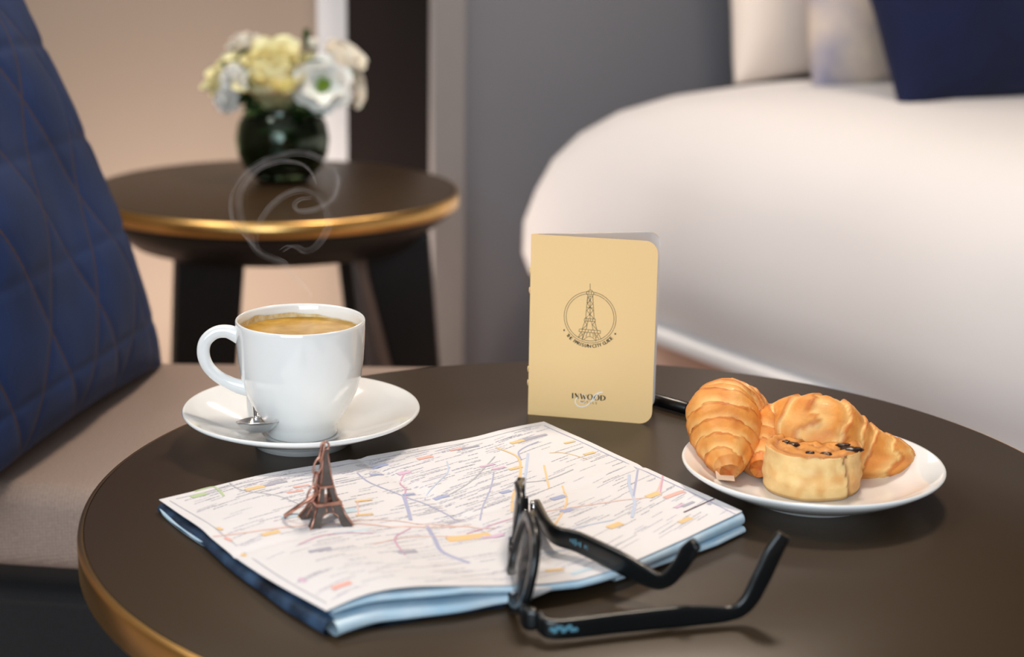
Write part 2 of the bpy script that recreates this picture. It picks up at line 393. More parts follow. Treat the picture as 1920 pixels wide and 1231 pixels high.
# the leaning quilted cushion
BR = Vector((-.290, 1.545, SZ+.020)); TR = Vector((-.462, 1.60, SZ+.425)); nearv = Vector((-.075, -.45, 0))
Uh = nearv*-.5; Vh = (TR-BR)*.5; Nn = Uh.cross(Vh).normalized(); Nn = -Nn if Nn.x < 0 else Nn
cc = BR + nearv*.5 + Vh
P_, f_, UV_ = cushion(Uh, Vh, Nn, cc - Nn*.045, .07, 150, 150, quilt=quilt, seed=3, wr=.006, pinch=.05)
cu = tag(mesh('cushion', P_, f_, M['navy'], uv=UV_), 'navy quilted cushion with brown diamond stitching leaning on the sofa', 'cushion')
wm = cu.modifiers.new('weld', 'WELD'); wm.merge_threshold = .0003
# ---------------------------------------------------------------- side table behind
BZ = .50; bc = at(515, 352, BZ); bR = .246
bt = thing('side_table', 'small round side table with brass rim in the background carrying the flower vase', 'table', (bc.x, bc.y, 0))
mesh('tabletop', *lathe([(0, -.012), (bR-.004, -.012), (bR-.004, 0), (bR-.006, .0005), (0, .0005)], 96, bc.x, bc.y, BZ), M['table'], bt)
mesh('brass_rim', *lathe([(bR-.0035, .0), (bR, -.0015), (bR+.0005, -.018), (bR-.003, -.020), (bR-.0035, 0)], 96, bc.x, bc.y, BZ), M['brass'], bt)['label'] = 'polished brass rim band'
mesh('apron', *lathe([(0, -.012), (bR-.005, -.0125), (bR-.008, -.026), (bR-.030, -.044), (bR-.055, -.066), (0, -.068)], 96, bc.x, bc.y, BZ), M['blackwood'], bt)
def splay(x0, y0, x1, y1, wx, wy, top, bot=0.0, twist=0, wx2=None):
    wx2 = wx2 or wx
    V = []
    for (x, y, z, ww) in ((x1, y1, bot, wx2), (x0, y0, top, wx)):
        for sx, sy in ((-1, -1), (1, -1), (1, 1), (-1, 1)):
            ax = sx*ww/2; ay = sy*wy/2; c, s = math.cos(twist), math.sin(twist)
            V.append((x + ax*c - ay*s, y + ax*s + ay*c, z))
    return V, [(3, 2, 1, 0), (4, 5, 6, 7), (0, 1, 5, 4), (1, 2, 6, 5), (2, 3, 7, 6), (3, 0, 4, 7)]
def legat(px0, px1, y, top=BZ-.05): return aty(px0, 470, y).x, aty(px1, 670, y).x
for (p0, p1, y0, y1, wx, wy, tw, wx2) in ((395, 388, bc.y-.09, bc.y-.12, .088, .04, .35, .07), (742, 766, bc.y-.05, bc.y-.02, .088, .03, 0, .046), (640, 660, bc.y+.15, bc.y+.2, .02, .07, 0, .02)):
    xa, xb = legat(p0, p1, y0)
    slope = (xb-xa)/(200/F*y0)
    o = mesh('leg', *splay(xa, y0, xa+slope*BZ*.9, y1, wx, wy, BZ-.05, 0, tw, wx2), M['blackwood'], bt, smooth=False); bevel(o, .003)
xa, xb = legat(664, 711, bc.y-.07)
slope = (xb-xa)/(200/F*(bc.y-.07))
mesh('leg_edge', *splay(xa, bc.y-.07, xa+slope*BZ*.9, bc.y-.05, .012, .01, BZ-.05, 0, 0, .013), mat('lit_wood_edge', (120, 98, 86), .5, noise=.1), bt, smooth=False)['label'] = 'light on the side of the right leg, painted as a paler strip'  # paler strip paints the light falling on the leg's side face
# vase
vz = BZ+.0005; vc = at(531, 338, vz)
M['glass'] = mat('green_vase_glass', (150, 190, 150), .02, trans=1.0, ior=1.45, noise=.02)
M['leafgreen'] = mat('dark_leaf_lining', (20, 52, 22), .35, noise=.5, nscale=40, col2=(12, 34, 16))
M['stemgreen'] = mat('flower_stem', (58, 92, 40), .5, noise=.3)
vase = thing('vase', 'round dark green glass vase holding the white flowers on the side table', 'vase', (vc.x, vc.y, vz))
out = [(0, 0), (.030, 0), (.036, .003), (.052, .018), (.061, .038), (.0635, .058), (.060, .078), (.052, .092), (.049, .099), (.050, .103)]
inn = [(.0475, .102), (.0465, .098), (.0495, .091), (.0575, .077), (.061, .058), (.0585, .038), (.050, .020), (.036, .008), (0, .007)]
mesh('glass_body', *lathe(out+inn, 72, vc.x, vc.y, vz), M['glass'], vase)
ll = [(0, .0085), (.035, .0095), (.048, .021), (.0570, .039), (.0592, .058), (.0580, .072), (.0530, .086)]
mesh('leaf_lining', *lathe(ll + [(.0515, .085), (.0565, .072), (.0577, .058), (.055, .039), (.046, .022), (.03, .012), (0, .011)], 60, vc.x, vc.y, vz), M['leafgreen'], vase)['label'] = 'dark green leaves lining the inside'
# flowers
M['rose'] = mat('cream_rose_petal', (254, 246, 206), .6, noise=.2, nscale=60, col2=(248, 234, 172), sub=.2)
M['white'] = mat('white_petal', (255, 250, 244), .6, noise=.04, nscale=60, sub=.2)
M['peach'] = mat('peach_white_petal', (250, 240, 226), .6, noise=.05, nscale=60, sub=.2)
M['lime'] = mat('lime_flower_centre', (140, 168, 44), .6, noise=.4, nscale=200, col2=(92, 130, 24))
M['leaf'] = mat('green_leaf', (44, 82, 30), .5, noise=.3, nscale=60)
def petal(w_, h_, cup, curl, n=9):
    V = []
    for i in range(n):
        for j in range(n):
            u = -1+2*i/(n-1); v = j/(n-1)
            wd = w_*(math.sin(math.pi*min(1, .12+v*.72))**.7)*(1 - .25*max(0, v-.8)/.2*abs(u)**2)
            x = u*wd; y = h_*v*(1-.10*u*u*v)
            z = cup*(u*u)*w_ + curl*h_*(v**3) + .02*w_*math.sin(u*5+v*3)*v
            V.append((x, y, z))
    V2 = [(x, y, z-.0006) for x, y, z in V]; k = n*n; g = grid(n, n)
    return V + V2, g + [tuple(k+a for a in q)[::-1] for q in g]
def petal_mesh(nm, pv, m):
    me = bpy.data.meshes.new(nm); me.from_pydata([tuple(p) for p in pv[0]], [], pv[1]); me.materials.append(m)
    me.polygons.foreach_set('use_smooth', [True]*len(me.polygons)); return me
def flower(name, label, cat, pos, axis, scale, m, rings, centre=None, group='flowers in the glass vase'):
    t = thing(name, label, cat, pos, group); ax = Vector(axis).normalized(); R0 = ax.to_track_quat('Z', 'Y').to_matrix().to_4x4()
    t['_w'] = 1
    for ri, (cnt, wd, ht, cup, curl, lean_, r0, z0) in enumerate(rings):
        me = petal_mesh('petal', petal(wd*scale, ht*scale, cup, curl), m)
        for k in range(cnt):
            a = 2*math.pi*(k+.5*(ri % 2)+random.uniform(-.12, .12))/cnt
            o = bpy.data.objects.new('petal', me); C.objects.link(o); o.parent = t
            # petal's own y runs up-and-out; lean 0 upright .. 90 flat
            L_ = Matrix.Rotation(a, 4, 'Z') @ Matrix.Translation((0, r0*scale, z0*scale)) @ Matrix.Rotation(math.pi/2 - lean_ + random.uniform(-.08, .08), 4, 'X')
            o.matrix_local = R0 @ L_
    tip = Vector(pos)
    if centre:
        for k in range(9):
            a = k*2.4; rr = .24*scale*math.sqrt(k/9)
            q = tip + R0.to_3x3() @ Vector((rr*math.cos(a), rr*math.sin(a), .05*scale))
            v, f = lathe([(0, 0), (.07*scale, 0), (.09*scale, .2*scale), (.05*scale, .34*scale), (0, .36*scale)], 8)
            v = [q + R0.to_3x3() @ Vector(p) for p in v]
            mesh('stamen', v, f, centre, t)
    base = Vector((vc.x, vc.y, vz+.016)) + (tip - Vector((vc.x, vc.y, tip.z)))*.15
    neck = Vector((vc.x, vc.y, vz+.098)) + (tip - Vector((vc.x, vc.y, tip.z)))*.45
    if (neck-Vector((vc.x, vc.y, neck.z))).length > .036: neck = Vector((vc.x, vc.y, neck.z)) + (neck-Vector((vc.x, vc.y, neck.z))).normalized()*.036
    pth = smooth_path([base, neck, tip + (neck-tip)*.25, tip], 5)
    mesh('stem', *tube(pth, .0022, 8), M['stemgreen'], t)
    sp = lathe([(0, -.16*scale), (.12*scale, -.14*scale), (.20*scale, -.02*scale), (.16*scale, .05*scale), (0, .02*scale)], 12)
    mesh('calyx', [tip + R0.to_3x3() @ Vector(p) for p in sp[0]], sp[1], M['leaf'], t)
    return t
ROSE = [(6, .62, .95, .42, -.30, 1.15, .16, .0), (6, .58, .95, .45, -.22, .80, .14, .05), (5, .50, .95, .55, -.05, .45, .10, .08), (5, .40, .92, .7, .12, .22, .07, .12), (4, .28, .85, .9, .2, .05, .03, .14)]
ROSE2 = [(5, .44, 1.0, .50, -.20, .50, .10, .0), (5, .42, 1.0, .50, -.14, .30, .09, .02), (5, .36, .97, .60, -.05, .18, .07, .03), (5, .30, .95, .7, .04, .10, .05, .04), (4, .22, .92, .9, .1, .02, .03, .05)]
LISI = [(6, .74, 1.0, .26, -.28, 1.0, .10, 0), (5, .66, .88, .40, -.18, .66, .11, .02)]
LISU = [(6, .72, 1.0, .35, -.16, .72, .10, 0), (5, .52, .9, .5, -.06, .38, .09, .02)]
BUD = [(5, .5, .9, .8, .35, .35, .14, 0), (4, .36, .9, .9, .4, .15, .06, .03)]
def fpos(px, py, dy=0): return aty(px, py, vc.y+dy)
pxm = 1/(F/(vc.y/math.cos(PITCH)))*1.02
def fl(name, label, cat, px, py, dy, axis, rpx, m, rings, centre=None): return flower(name, label, cat, fpos(px, py, dy), axis, rpx*pxm, m, rings, centre)
fl('rose', 'large cream rose in the middle of the bouquet', 'flower', 524, 200, 0.0, (-.04, -.50, .85), 118, M['rose'], ROSE2)
fl('rose', 'cream rose at the left edge of the bouquet', 'flower', 466, 180, .01, (-.55, -.35, .68), 80, M['rose'], ROSE2)
fl('lisianthus', 'white flower with open green centre facing forward', 'flower', 605, 160, -.03, (.10, -.9, .18), 50, M['white'], LISI, M['lime'])
fl('lisianthus', 'small round white flower at left, between two green leaves', 'flower', 442, 148, -.045, (-.2, -.9, .25), 24, M['white'], ROSE)
fl('lisianthus', 'small white flower lowest at the left of the bouquet', 'flower', 428, 186, -.04, (-.35, -.8, -.05), 23, M['white'], ROSE)
fl('lisianthus', 'peach-white flower turned upward at the upper right', 'flower', 634, 128, .02, (.50, -.30, .80), 50, M['peach'], LISU)
fl('lisianthus', 'peach-white flower at the far right edge of the bouquet', 'flower', 636, 165, .02, (.85, -.4, .2), 48, M['peach'], LISU)
fl('lisianthus', 'cream flower standing at the top left behind the roses', 'flower', 462, 98, .02, (-.25, -.3, .9), 34, M['peach'], ROSE)
fl('flower_bud', 'small peach bud between the rose and the open flower', 'bud', 587, 92, -.01, (.1, -.2, 1), 20, M['peach'], BUD)
fl('flower_bud', 'slim green bud at the very top of the bouquet', 'bud', 575, 82, 0, (0, -.05, 1), 30, M['leaf'], [(4, .22, .9, .8, .1, .1, .10, 0)])
def leaf(px, py, dy, ang, ln, label):
    tip = fpos(px, py, dy); t = thing('leaf_sprig', label, 'leaf', tip, 'leaves among the flowers')
    d = Vector((math.cos(ang), -.25, math.sin(ang))).normalized(); R_ = Matrix.Translation(tip) @ d.to_track_quat('Y', 'Z').to_matrix().to_4x4()
    v, f = petal(ln*.36, ln, .3, -.15); v = [R_ @ Vector(p) for p in v]
    mesh('leaf', v, f, M['leaf'], t)
    neck = Vector((vc.x, vc.y-.01, vz+.098)); mesh('stem', *tube(smooth_path([Vector((vc.x, vc.y, vz+.02)), neck, tip + (neck-tip)*.3, tip], 5), .0016, 6), M['stemgreen'], t)
leaf(452, 190, -.05, .75, .034, 'dark green leaf between the small white flowers and the big rose')
leaf(417, 120, -.035, .4, .022, 'small green leaf over the small white flower')
leaf(450, 115, -.02, 1.1, .022, 'green leaf left of the big rose, near its top')
leaf(575, 118, -.035, .3, .024, 'green leaf under the peach bud')
leaf(640, 128, -.02, -.3, .022, 'green leaf between the two flowers at right')
leaf(560, 212, -.05, .1, .036, 'dark green leaf hanging at the mouth of the vase')
leaf(500, 212, -.045, 2.8, .034, 'dark green leaf at the left of the vase mouth')
# ---------------------------------------------------------------- the round table in front
TC = (0.0515, 0.9473); TR_ = 0.2969
tb = thing('coffee_table', 'round dark brown table with brass rim in the foreground carrying cup and map', 'table', (TC[0], TC[1], 0))
mesh('tabletop', *lathe([(0, -.016), (TR_-.0045, -.016), (TR_-.0032, -.0012), (TR_-.0042, 0), (TR_*.5, 0), (0, 0)], 160, TC[0], TC[1], TZ), M['table'], tb)
mesh('brass_rim', *lathe([(TR_-.003, -.0008), (TR_-.0004, -.0014), (TR_+.0003, -.004), (TR_+.0002, -.020), (TR_-.003, -.022), (TR_-.0032, -.0012)], 160, TC[0], TC[1], TZ), M['brass'], tb)['label'] = 'brass rim band'
mesh('apron', *lathe([(0, -.016), (TR_-.006, -.0165), (TR_-.01, -.026), (TR_-.06, -.05), (0, -.052)], 96, TC[0], TC[1], TZ), M['blackwood'], tb)
for a in (.6, 2.17, 3.74, 5.31):
    x0, y0, x1, y1 = TC[0]+.15*math.cos(a), TC[1]+.15*math.sin(a), TC[0]+.21*math.cos(a), TC[1]+.21*math.sin(a)
    bevel(mesh('leg', *splay(x0, y0, x1, y1, .06, .03, TZ-.045, 0, a+math.pi/2), M['blackwood'], tb, smooth=False), .003)
# ---------------------------------------------------------------- saucer, cup, spoon
SC = (-.1333, 1.0403)
sau = tag(mesh('saucer', *lathe([(0, .0035), (.0265, .0035), (.0275, 0), (.0305, 0), (.0315, .0035), (.045, .0085), (.062, .0158), (.0745, .0212), (.0753, .0225), (.0747, .0237), (.0735, .0235),
       (.062, .0188), (.046, .0122), (.034, .0082), (.0262, .0068), (.0250, .0060), (.0238, .0060), (0, .0060)], 128, *SC, TZ), M['china']), 'white saucer with a raised rim under the coffee cup', 'saucer')
cup = thing('coffee_cup', 'white coffee cup filled with coffee standing on its saucer', 'cup', (SC[0], SC[1], TZ+.006))
ro = [(0, .0085), (.0185, .0085), (.0195, .0062), (.0218, .0062), (.0226, .0075), (.0226, .0115), (.0236, .0142), (.0262, .0180), (.0294, .0230), (.0326, .0290), (.0354, .0350), (.0382, .0450), (.0396, .0560), (.0404, .0680), (.0407, .0790), (.0406, .0808), (.0401, .0814)]
ri = [(.0393, .0812), (.0388, .0795), (.0384, .068), (.0372, .054), (.034, .040), (.028, .0275), (.018, .0185), (0, .0175)]
mesh('cup_body', *lathe(ro+ri, 128, *SC, TZ), M['china'], cup)
CFZ = .0715
mesh('coffee', *lathe([(0, CFZ), (.018, CFZ), (.030, CFZ+.0001), (.0355, CFZ+.0003), (.0378, CFZ+.0012), (.0383, CFZ+.0014), (.0383, CFZ-.004), (0, CFZ-.004)], 96, *SC, TZ), M['coffee'], cup)['label'] = 'golden brown coffee with crema'
V = []; n = 128
for i in range(n):
    a = 2*math.pi*i/n; h = .0020 + .0018*max(0, nz((math.cos(a)*2, math.sin(a)*2, 3), 1.5)+.3) + .0028*max(0, math.cos(a-2.8))
    for r, z in ((.03805, CFZ+.0008), (.03822, CFZ+h)): V.append((SC[0]+r*math.cos(a), SC[1]+r*math.sin(a), TZ+z))
mesh('crema_film', V, grid(n, 2, wrap=True), M['stain'], cup)['label'] = 'thin film of crema on the inner wall'
# handle, in the upright plane facing the camera (slightly turned away)
hd = Vector((-1, -.10, 0)).normalized()
def hp(r, z): return Vector((SC[0], SC[1], TZ)) + hd*r + Vector((0, 0, z))
hpth = smooth_path([hp(.0385, .0705), hp(.0460, .0735), hp(.0535, .0725), hp(.0595, .0670), hp(.0610, .0590), hp(.0585, .0510), hp(.0530, .0448), hp(.0460, .0402), hp(.0400, .0376), hp(.0320, .0355)], 6)
hv, hf = [], []
mesh('handle', *tube(hpth, [.0040, .0032, .0030, .0030, .0030, .0030, .0030, .0032, .0036, .0040], 16, flat=1.35, up=(.1, -1, 0)), M['china'], cup)
# spoon
sp0 = at(485, 808, TZ+.0128)
spn = thing('teaspoon', 'small steel teaspoon lying on the saucer left of the cup', 'spoon', sp0)
V = []; nu, nv = 22, 22
dirb = Vector((-.20, 1, 0)).normalized(); side = Vector((1, .20, 0)).normalized()
bl_, bw = .0190, .0140
for lay in (0, 1):
    for i in range(nu):
        for j in range(nv):
            u = -1+2*i/(nu-1); v = -1+2*j/(nv-1)
            # square to disc
            x = u*math.sqrt(1-v*v/2); y = v*math.sqrt(1-u*u/2); rr = min(1, x*x+y*y)
            z = -.0072*(1-rr**1.1) + (.0007 if lay == 0 else 0)
            w2 = bw*(1 - .05*y if y < 0 else 1 - .55*y**1.6); ly = bl_*(1 if y < 0 else 1.45); z = z*(1 if y < 0 else 1-.3*y)
            V.append(sp0 + side*x*w2 + dirb*y*ly + Vector((0, 0, z + .0060 - .0050*y)))
g = grid(nu, nv); k = nu*nv; Fb = g + [tuple(k+a for a in q)[::-1] for q in g]
ring = [i*nv for i in range(nu)] + [(nu-1)*nv+j for j in range(1, nv)] + [i*nv+nv-1 for i in range(nu-2, -1, -1)] + [j for j in range(nv-2, 0, -1)]
for a, b in zip(ring, ring[1:]+ring[:1]): Fb.append((a, b, b+k, a+k))
mesh('bowl', V, Fb, M['steel'], spn)
hpt = smooth_path([sp0 + dirb*(bl_*1.2) + Vector((0, 0, .0006)), sp0 + dirb*.030 + Vector((0, 0, .0018)), sp0 + dirb*.040 + Vector((0, 0, .0045)), sp0 + dirb*.066 + Vector((0, 0, .0090)), sp0 + dirb*.094 + Vector((0, 0, .0135))], 6)
mesh('handle', *tube(hpt, [.0022, .0024, .0021, .0024, .0034, .0038], 12, flat=1.0), M['steel'], spn)
spn_h = spn.children
# ---------------------------------------------------------------- booklet
b0p = at(990, 776, TZ); b1p = at(1222, 795, TZ)
HB = .1245
dw = (b1p - b0p); wB = dw.length; dw.normalize()
bk = thing('booklet', 'gold booklet with an Eiffel tower emblem standing half open behind the map', 'booklet', b0p)
nB = Vector((dw.y, -dw.x, 0)); nB = nB if nB.y < 0 else -nB     # towards the camera
def rounded(w_, h_, r_, n=8):
    pts = [(0, 0)]
    for k in range(n+1): t = -math.pi/2 + math.pi/2*k/n; pts.append((w_-r_+r_*math.cos(t), r_+r_*math.sin(t)))
    for k in range(n+1): t = math.pi/2*k/n; pts.append((w_-r_+r_*math.cos(t), h_-r_+r_*math.sin(t)))
    pts.append((0, h_)); return pts
def leafsheet(org, d, nrm, w_, th, bow=0.0, h=HB, r_=.0085, z0=0.0, cols=14):
    """upright sheet with rounded outer corners, slightly bowed"""
    V = []; f = []
    def col(x):
        if x > w_-r_:
            dd = x-(w_-r_); e = r_ - math.sqrt(max(0, r_*r_-dd*dd)); return e
        return 0
    xs = [w_*k/cols for k in range(cols)] + [w_-r_+r_*math.sin(math.pi/2*k/8) for k in range(0, 9)]
    xs = sorted(set(round(x, 6) for x in xs)); m = len(xs); nr = 8
    for s_ in (0, 1):
        for x in xs:
            e = col(x)
            for j in range(nr):
                z = e + (h-2*e)*j/(nr-1)
                off = bow*math.sin(math.pi*x/w_)
                V.append(org + d*x + nrm*(off + (th if s_ else 0)) + Vector((0, 0, z0+z)))
    g = grid(m, nr); k = m*nr; f = g + [tuple(k+a for a in q)[::-1] for q in g]
    ring = [i*nr for i in range(m)] + [(m-1)*nr+j for j in range(1, nr)] + [i*nr+nr-1 for i in range(m-2, -1, -1)] + [j for j in range(nr-2, 0, -1)]
    for a, b in zip(ring, ring[1:]+ring[:1]): f.append((a, b, b+k, a+k))
    return V, f
mesh('front_cover', *leafsheet(b0p, dw, nB, wB, .0004), M['gold'], bk, smooth=False)
# back pages stand behind, opened by a small angle
tr = aty(1229, 437, b0p.y+.03)
best = None
for k in range(10, 400):
    th_ = k*.001; dB = (Matrix.Rotation(th_, 3, 'Z') @ dw); p = b0p + dB*(wB*1.0) + Vector((0, 0, HB)); e = abs(project(p)[1]-433)
    if best is None or e < best[0]: best = (e, th_)
OPEN = best[1]; print('booklet', wB, HB, 'open', OPEN, 'spine top', project(b0p+Vector((0, 0, HB))), 'right top', project(b0p + dw*wB + Vector((0, 0, HB))))
for i in range(9):
    th_ = OPEN - i*.004
    dB = Matrix.Rotation(th_, 3, 'Z') @ dw; nb = Matrix.Rotation(th_, 3, 'Z') @ nB
    org = b0p - nB*.0006
    if i == 0: mesh('back_cover', *leafsheet(org, dB, nb, wB+.0035, .0004), M['gold'], bk, smooth=False)
    else: mesh('page', *leafsheet(org, dB, nb, wB+.0030, .00012, bow=.0008), M['page'], bk)
for z in (.100, .0865, .032, .0225):
    mesh('staple' if False else 'stitch', *tube([b0p + Vector((-.0004, 0, z-.002)), b0p + Vector((-.0006, -.0004, z)), b0p + Vector((-.0004, 0, z+.002))], .0004, 6), M['gold'], bk)
# printing on the cover
p0c = b0p + nB*.00055
def cv(px, py): return atp(px, py, p0c, nB)
def ribbon(pts, wd):            # flat stroke lying on the cover plane
    P = [Vector(p) for p in pts]; V = []; m = len(P); W = wd if isinstance(wd, list) else [wd]*m
    for i, p in enumerate(P):
        t = (P[min(i+1, m-1)]-P[max(i-1, 0)]).normalized(); s = nB.cross(t).normalized()
        V += [p + s*W[i]/2, p - s*W[i]/2]
    return V, [(2*i, 2*i+1, 2*i+3, 2*i+2) for i in range(m-1)]
zx = lambda x, y: (1040 + x/7.243, 510 + y/7.243)
def seg(a, b, wd=.00028): return ribbon([cv(*zx(*a)), cv(*zx(*b))], wd)
pr = []
cc0 = cv(*zx(480, 615))
upv = Vector((0, 0, 1))
rad = (cv(*zx(832, 625)) - cv(*zx(127, 600))).length/2
for rr in (rad, rad*.92):
    pts = []
    for k in range(97):
        a = 2*math.pi*k/96
        if rr > 0 and abs(math.sin(a)-1) < .012: 
            pass
        pts.append(cc0 + dw*rr*math.cos(a) + upv*rr*math.sin(a))
    for k in range(96):
        a = 2*math.pi*(k+.5)/96
        if abs(math.degrees(a)-90) < 7: continue
        pr.append(ribbon([pts[k], pts[k+1]], .00028))
T_ = [((482, 155), (482, 240)), ((452, 262), (465, 245)), ((465, 245), (500, 245)), ((500, 245), (515, 262)), ((435, 262), (530, 268)), ((432, 300), (530, 304)), ((435, 262), (432, 300)), ((530, 268), (530, 304)), ((465, 264), (463, 302)), ((497, 266), (497, 303)),
      ((447, 304), (447, 322)), ((520, 304), (518, 326)), ((447, 322), (518, 326)), ((447, 322), (420, 628)), ((518, 326), (535, 636)), ((456, 322), (446, 430)), ((482, 325), (480, 630)),
      ((450, 330), (512, 430)), ((514, 330), (446, 430)), ((446, 430), (522, 520)), ((514, 430), (436, 520)), ((438, 480), (520, 485)), ((436, 520), (530, 630)), ((524, 520), (420, 628)),
      ((405, 628), (550, 636)), ((403, 662), (550, 670)), ((405, 628), (403, 662)), ((550, 636), (550, 670)), ((428, 630), (426, 664)), ((455, 632), (453, 665)), ((485, 633), (484, 667)), ((515, 634), (515, 668)),
      ((412, 662), (372, 775)), ((450, 666), (428, 778)), ((500, 668), (522, 785)), ((545, 670), (576, 790)), ((412, 670), (440, 720)), ((440, 715), (378, 770)), ((545, 675), (512, 715)), ((512, 710), (570, 780)),
      ((335, 770), (622, 795)), ((330, 805), (620, 832)), ((335, 770), (330, 805)), ((622, 795), (620, 832))] + [((335+41*k, 770+3.5*k), (331+41*k, 805+3.8*k)) for k in range(1, 7)] + \
     [((360, 810), (318, 885)), ((412, 815), (370, 925)), ((540, 828), (565, 930)), ((592, 832), (632, 912)), ((360, 818), (388, 870)), ((405, 825), (325, 885)), ((385, 870), (372, 905)), ((545, 835), (600, 905)), ((590, 838), (556, 900)), ((440, 818), (425, 880)), ((520, 826), (525, 885)), ((478, 822), (478, 870))]
for a, b in T_: pr.append(seg(a, b))
arc = [zx(385 + 175*k/16, 925 - 55*math.sin(math.pi*k/16) + 8*k/16) for k in range(17)]
pr.append(ribbon([cv(*p) for p in arc], .00024))
def disc(px, py, r_, n=10):
    c = cv(px, py); return [c + dw*r_*math.cos(2*math.pi*k/n) + upv*r_*math.sin(2*math.pi*k/n) for k in range(n)], [tuple(range(n))]
for p in ((478, 378), (477, 480), (477, 577)): pr.append(disc(*zx(*p), .00042))
mesh('tower_emblem', *join(pr), M['ink'], bk, smooth=False)['label'] = 'brown line drawing of the Eiffel tower in a double ring'
def glyph(ch):
    cu_ = bpy.data.curves.new('t', 'FONT'); cu_.body = ch; cu_.size = 1; cu_.align_x = 'CENTER'
    o = bpy.data.objects.new('t', cu_); me = bpy.data.meshes.new_from_object(o)
    v = [tuple(x.co) for x in me.vertices]; f = [tuple(p.vertices) for p in me.polygons]
    bpy.data.objects.remove(o); bpy.data.meshes.remove(me); return v, f
# the ring lettering
txt = 'THE PARISIAN CITY GUIDE'; parts = []
a0, a1 = math.radians(180+42), math.radians(360-42); rt = rad*1.14
for i, ch in enumerate(txt):
    if ch == ' ': continue
    a = a0 + (a1-a0)*i/(len(txt)-1); sz = .0033
    v, f = glyph(ch)
    rdir = dw*math.cos(a) + upv*math.sin(a); tdir = -dw*math.sin(a) + upv*math.cos(a)
    base = cc0 + rdir*(rt+.0008)
    vv = [base + tdir*x*sz - rdir*y*sz for x, y, z in v]
    vb = [p + tdir*.00018 for p in vv]
    parts += [(vv, f), (vb, f)]
for s_ in (math.radians(180+30), math.radians(360-30)):
    c = cc0 + dw*rt*math.cos(s_) + upv*rt*math.sin(s_); parts.append(([c + dw*.0006*math.cos(k*.628) + upv*.0006*math.sin(k*.628) for k in range(10)], [tuple(range(10))]))
mesh('ring_lettering', *join(parts), M['ink'], bk, smooth=False)['label'] = 'small letters reading THE PARISIAN CITY GUIDE'
# INWOOD, high contrast capitals (traced coordinates of a 1920 wide enlargement of x 1040..1180)
zi = lambda x, y: (1040 + x/13.714, 710 + y/13.714)
def bar(a, b, w0): return ribbon([cv(*zi(*a)), cv(*zi(*b))], w0)
th, tn = .00078, .00018
lt = [bar((462, 360), (462, 498), th*1.1),
      bar((525, 370), (610, 500), th*1.2), bar((530, 372), (528, 498), tn), bar((608, 372), (610, 500), tn),
      bar((665, 378), (705, 515), th), bar((735, 395), (775, 520), th), bar((705, 515), (740, 400), tn), bar((775, 520), (815, 400), tn)]
def ring_o(cx, cy, rx, ry):
    out_ = []
    for k in range(24):
        a, b = 2*math.pi*k/24, 2*math.pi*(k+1)/24
        wd = tn + th*abs(math.cos((a+b)/2))**1.6
        out_.append(ribbon([cv(*zi(cx+rx*math.cos(a), cy+ry*math.sin(a))), cv(*zi(cx+rx*math.cos(b), cy+ry*math.sin(b)))], wd))
    return out_
lt += ring_o(908, 465, 60, 68) + ring_o(1078, 478, 60, 70)
lt += [bar((1192, 425), (1190, 555), th*1.2)]
dd = [(1190+105*math.sin(math.pi*k/14), 490-66*math.cos(math.pi*k/14)) for k in range(15)]
for k in range(14):
    lt.append(ribbon([cv(*zi(*dd[k])), cv(*zi(*dd[k+1]))], tn + th*math.sin(math.pi*(k+.5)/14)**2))
mesh('name_lettering', *join(lt), M['inkblack'], bk, smooth=False)['label'] = 'black capitals reading INWOOD'
parts = []
for i, ch in enumerate('HOTELS'):
    v, f = glyph(ch); c = cv(*zi(690+75*i, 612+8*i)); parts.append(([c + dw*x*.0022 + upv*y*.0022 for x, y, z in v], f))
mesh('small_lettering', *join(parts), M['ink'], bk, smooth=False)['label'] = 'tiny letters reading HOTELS'
jp = smooth_path([(680, 400), (760, 420), (812, 500), (780, 590), (700, 625), (640, 590), (650, 530), (600, 490), (545, 520), (530, 590), (580, 670), (680, 715), (790, 690), (880, 630), (950, 550), (1010, 430), (1100, 360), (1235, 335)][:0] + [Vector((a, b, 0)) for a, b in ((700, 380), (780, 430), (812, 510), (775, 595), (700, 622), (640, 585), (655, 520))], 6)
jq = smooth_path([Vector((a, b, 0)) for a, b in ((600, 470), (540, 530), (535, 610), (590, 685), (690, 715), (800, 690), (890, 625), (960, 540), (1010, 440), (1100, 365), (1235, 338))], 6)
jr = smooth_path([Vector((a, b, 0)) for a, b in ((930, 570), (1000, 560), (1050, 470), (1130, 370))], 6)
jl = []
for q_, wd in ((jp, .00035), (jq, .00062), (jr, .00045)):
    jl.append(ribbon([cv(*zi(p.x, p.y)) + nB*.0001 for p in q_], wd))
mesh('script_flourish', *join(jl), M['inkwhite'], bk, smooth=False)['label'] = 'white script initial written across the name'
sp_ = []
for k in range(170):
    a = random.uniform(0, 2*math.pi); r_ = abs(random.gauss(0, 1)); x = 1105 + math.cos(a)*r_*34; y = 560 + math.sin(a)*r_*42
    if 1020 < x < 1200 and 455 < y < 640: sp_.append(disc(x, y, random.uniform(.00010, .00030), 6))
so_ = mesh('gold_specks', *join(sp_), M['speck'], bk, smooth=False); so_['kind'] = 'stuff'; so_['label'] = 'scattered pale gold dots above the emblem'
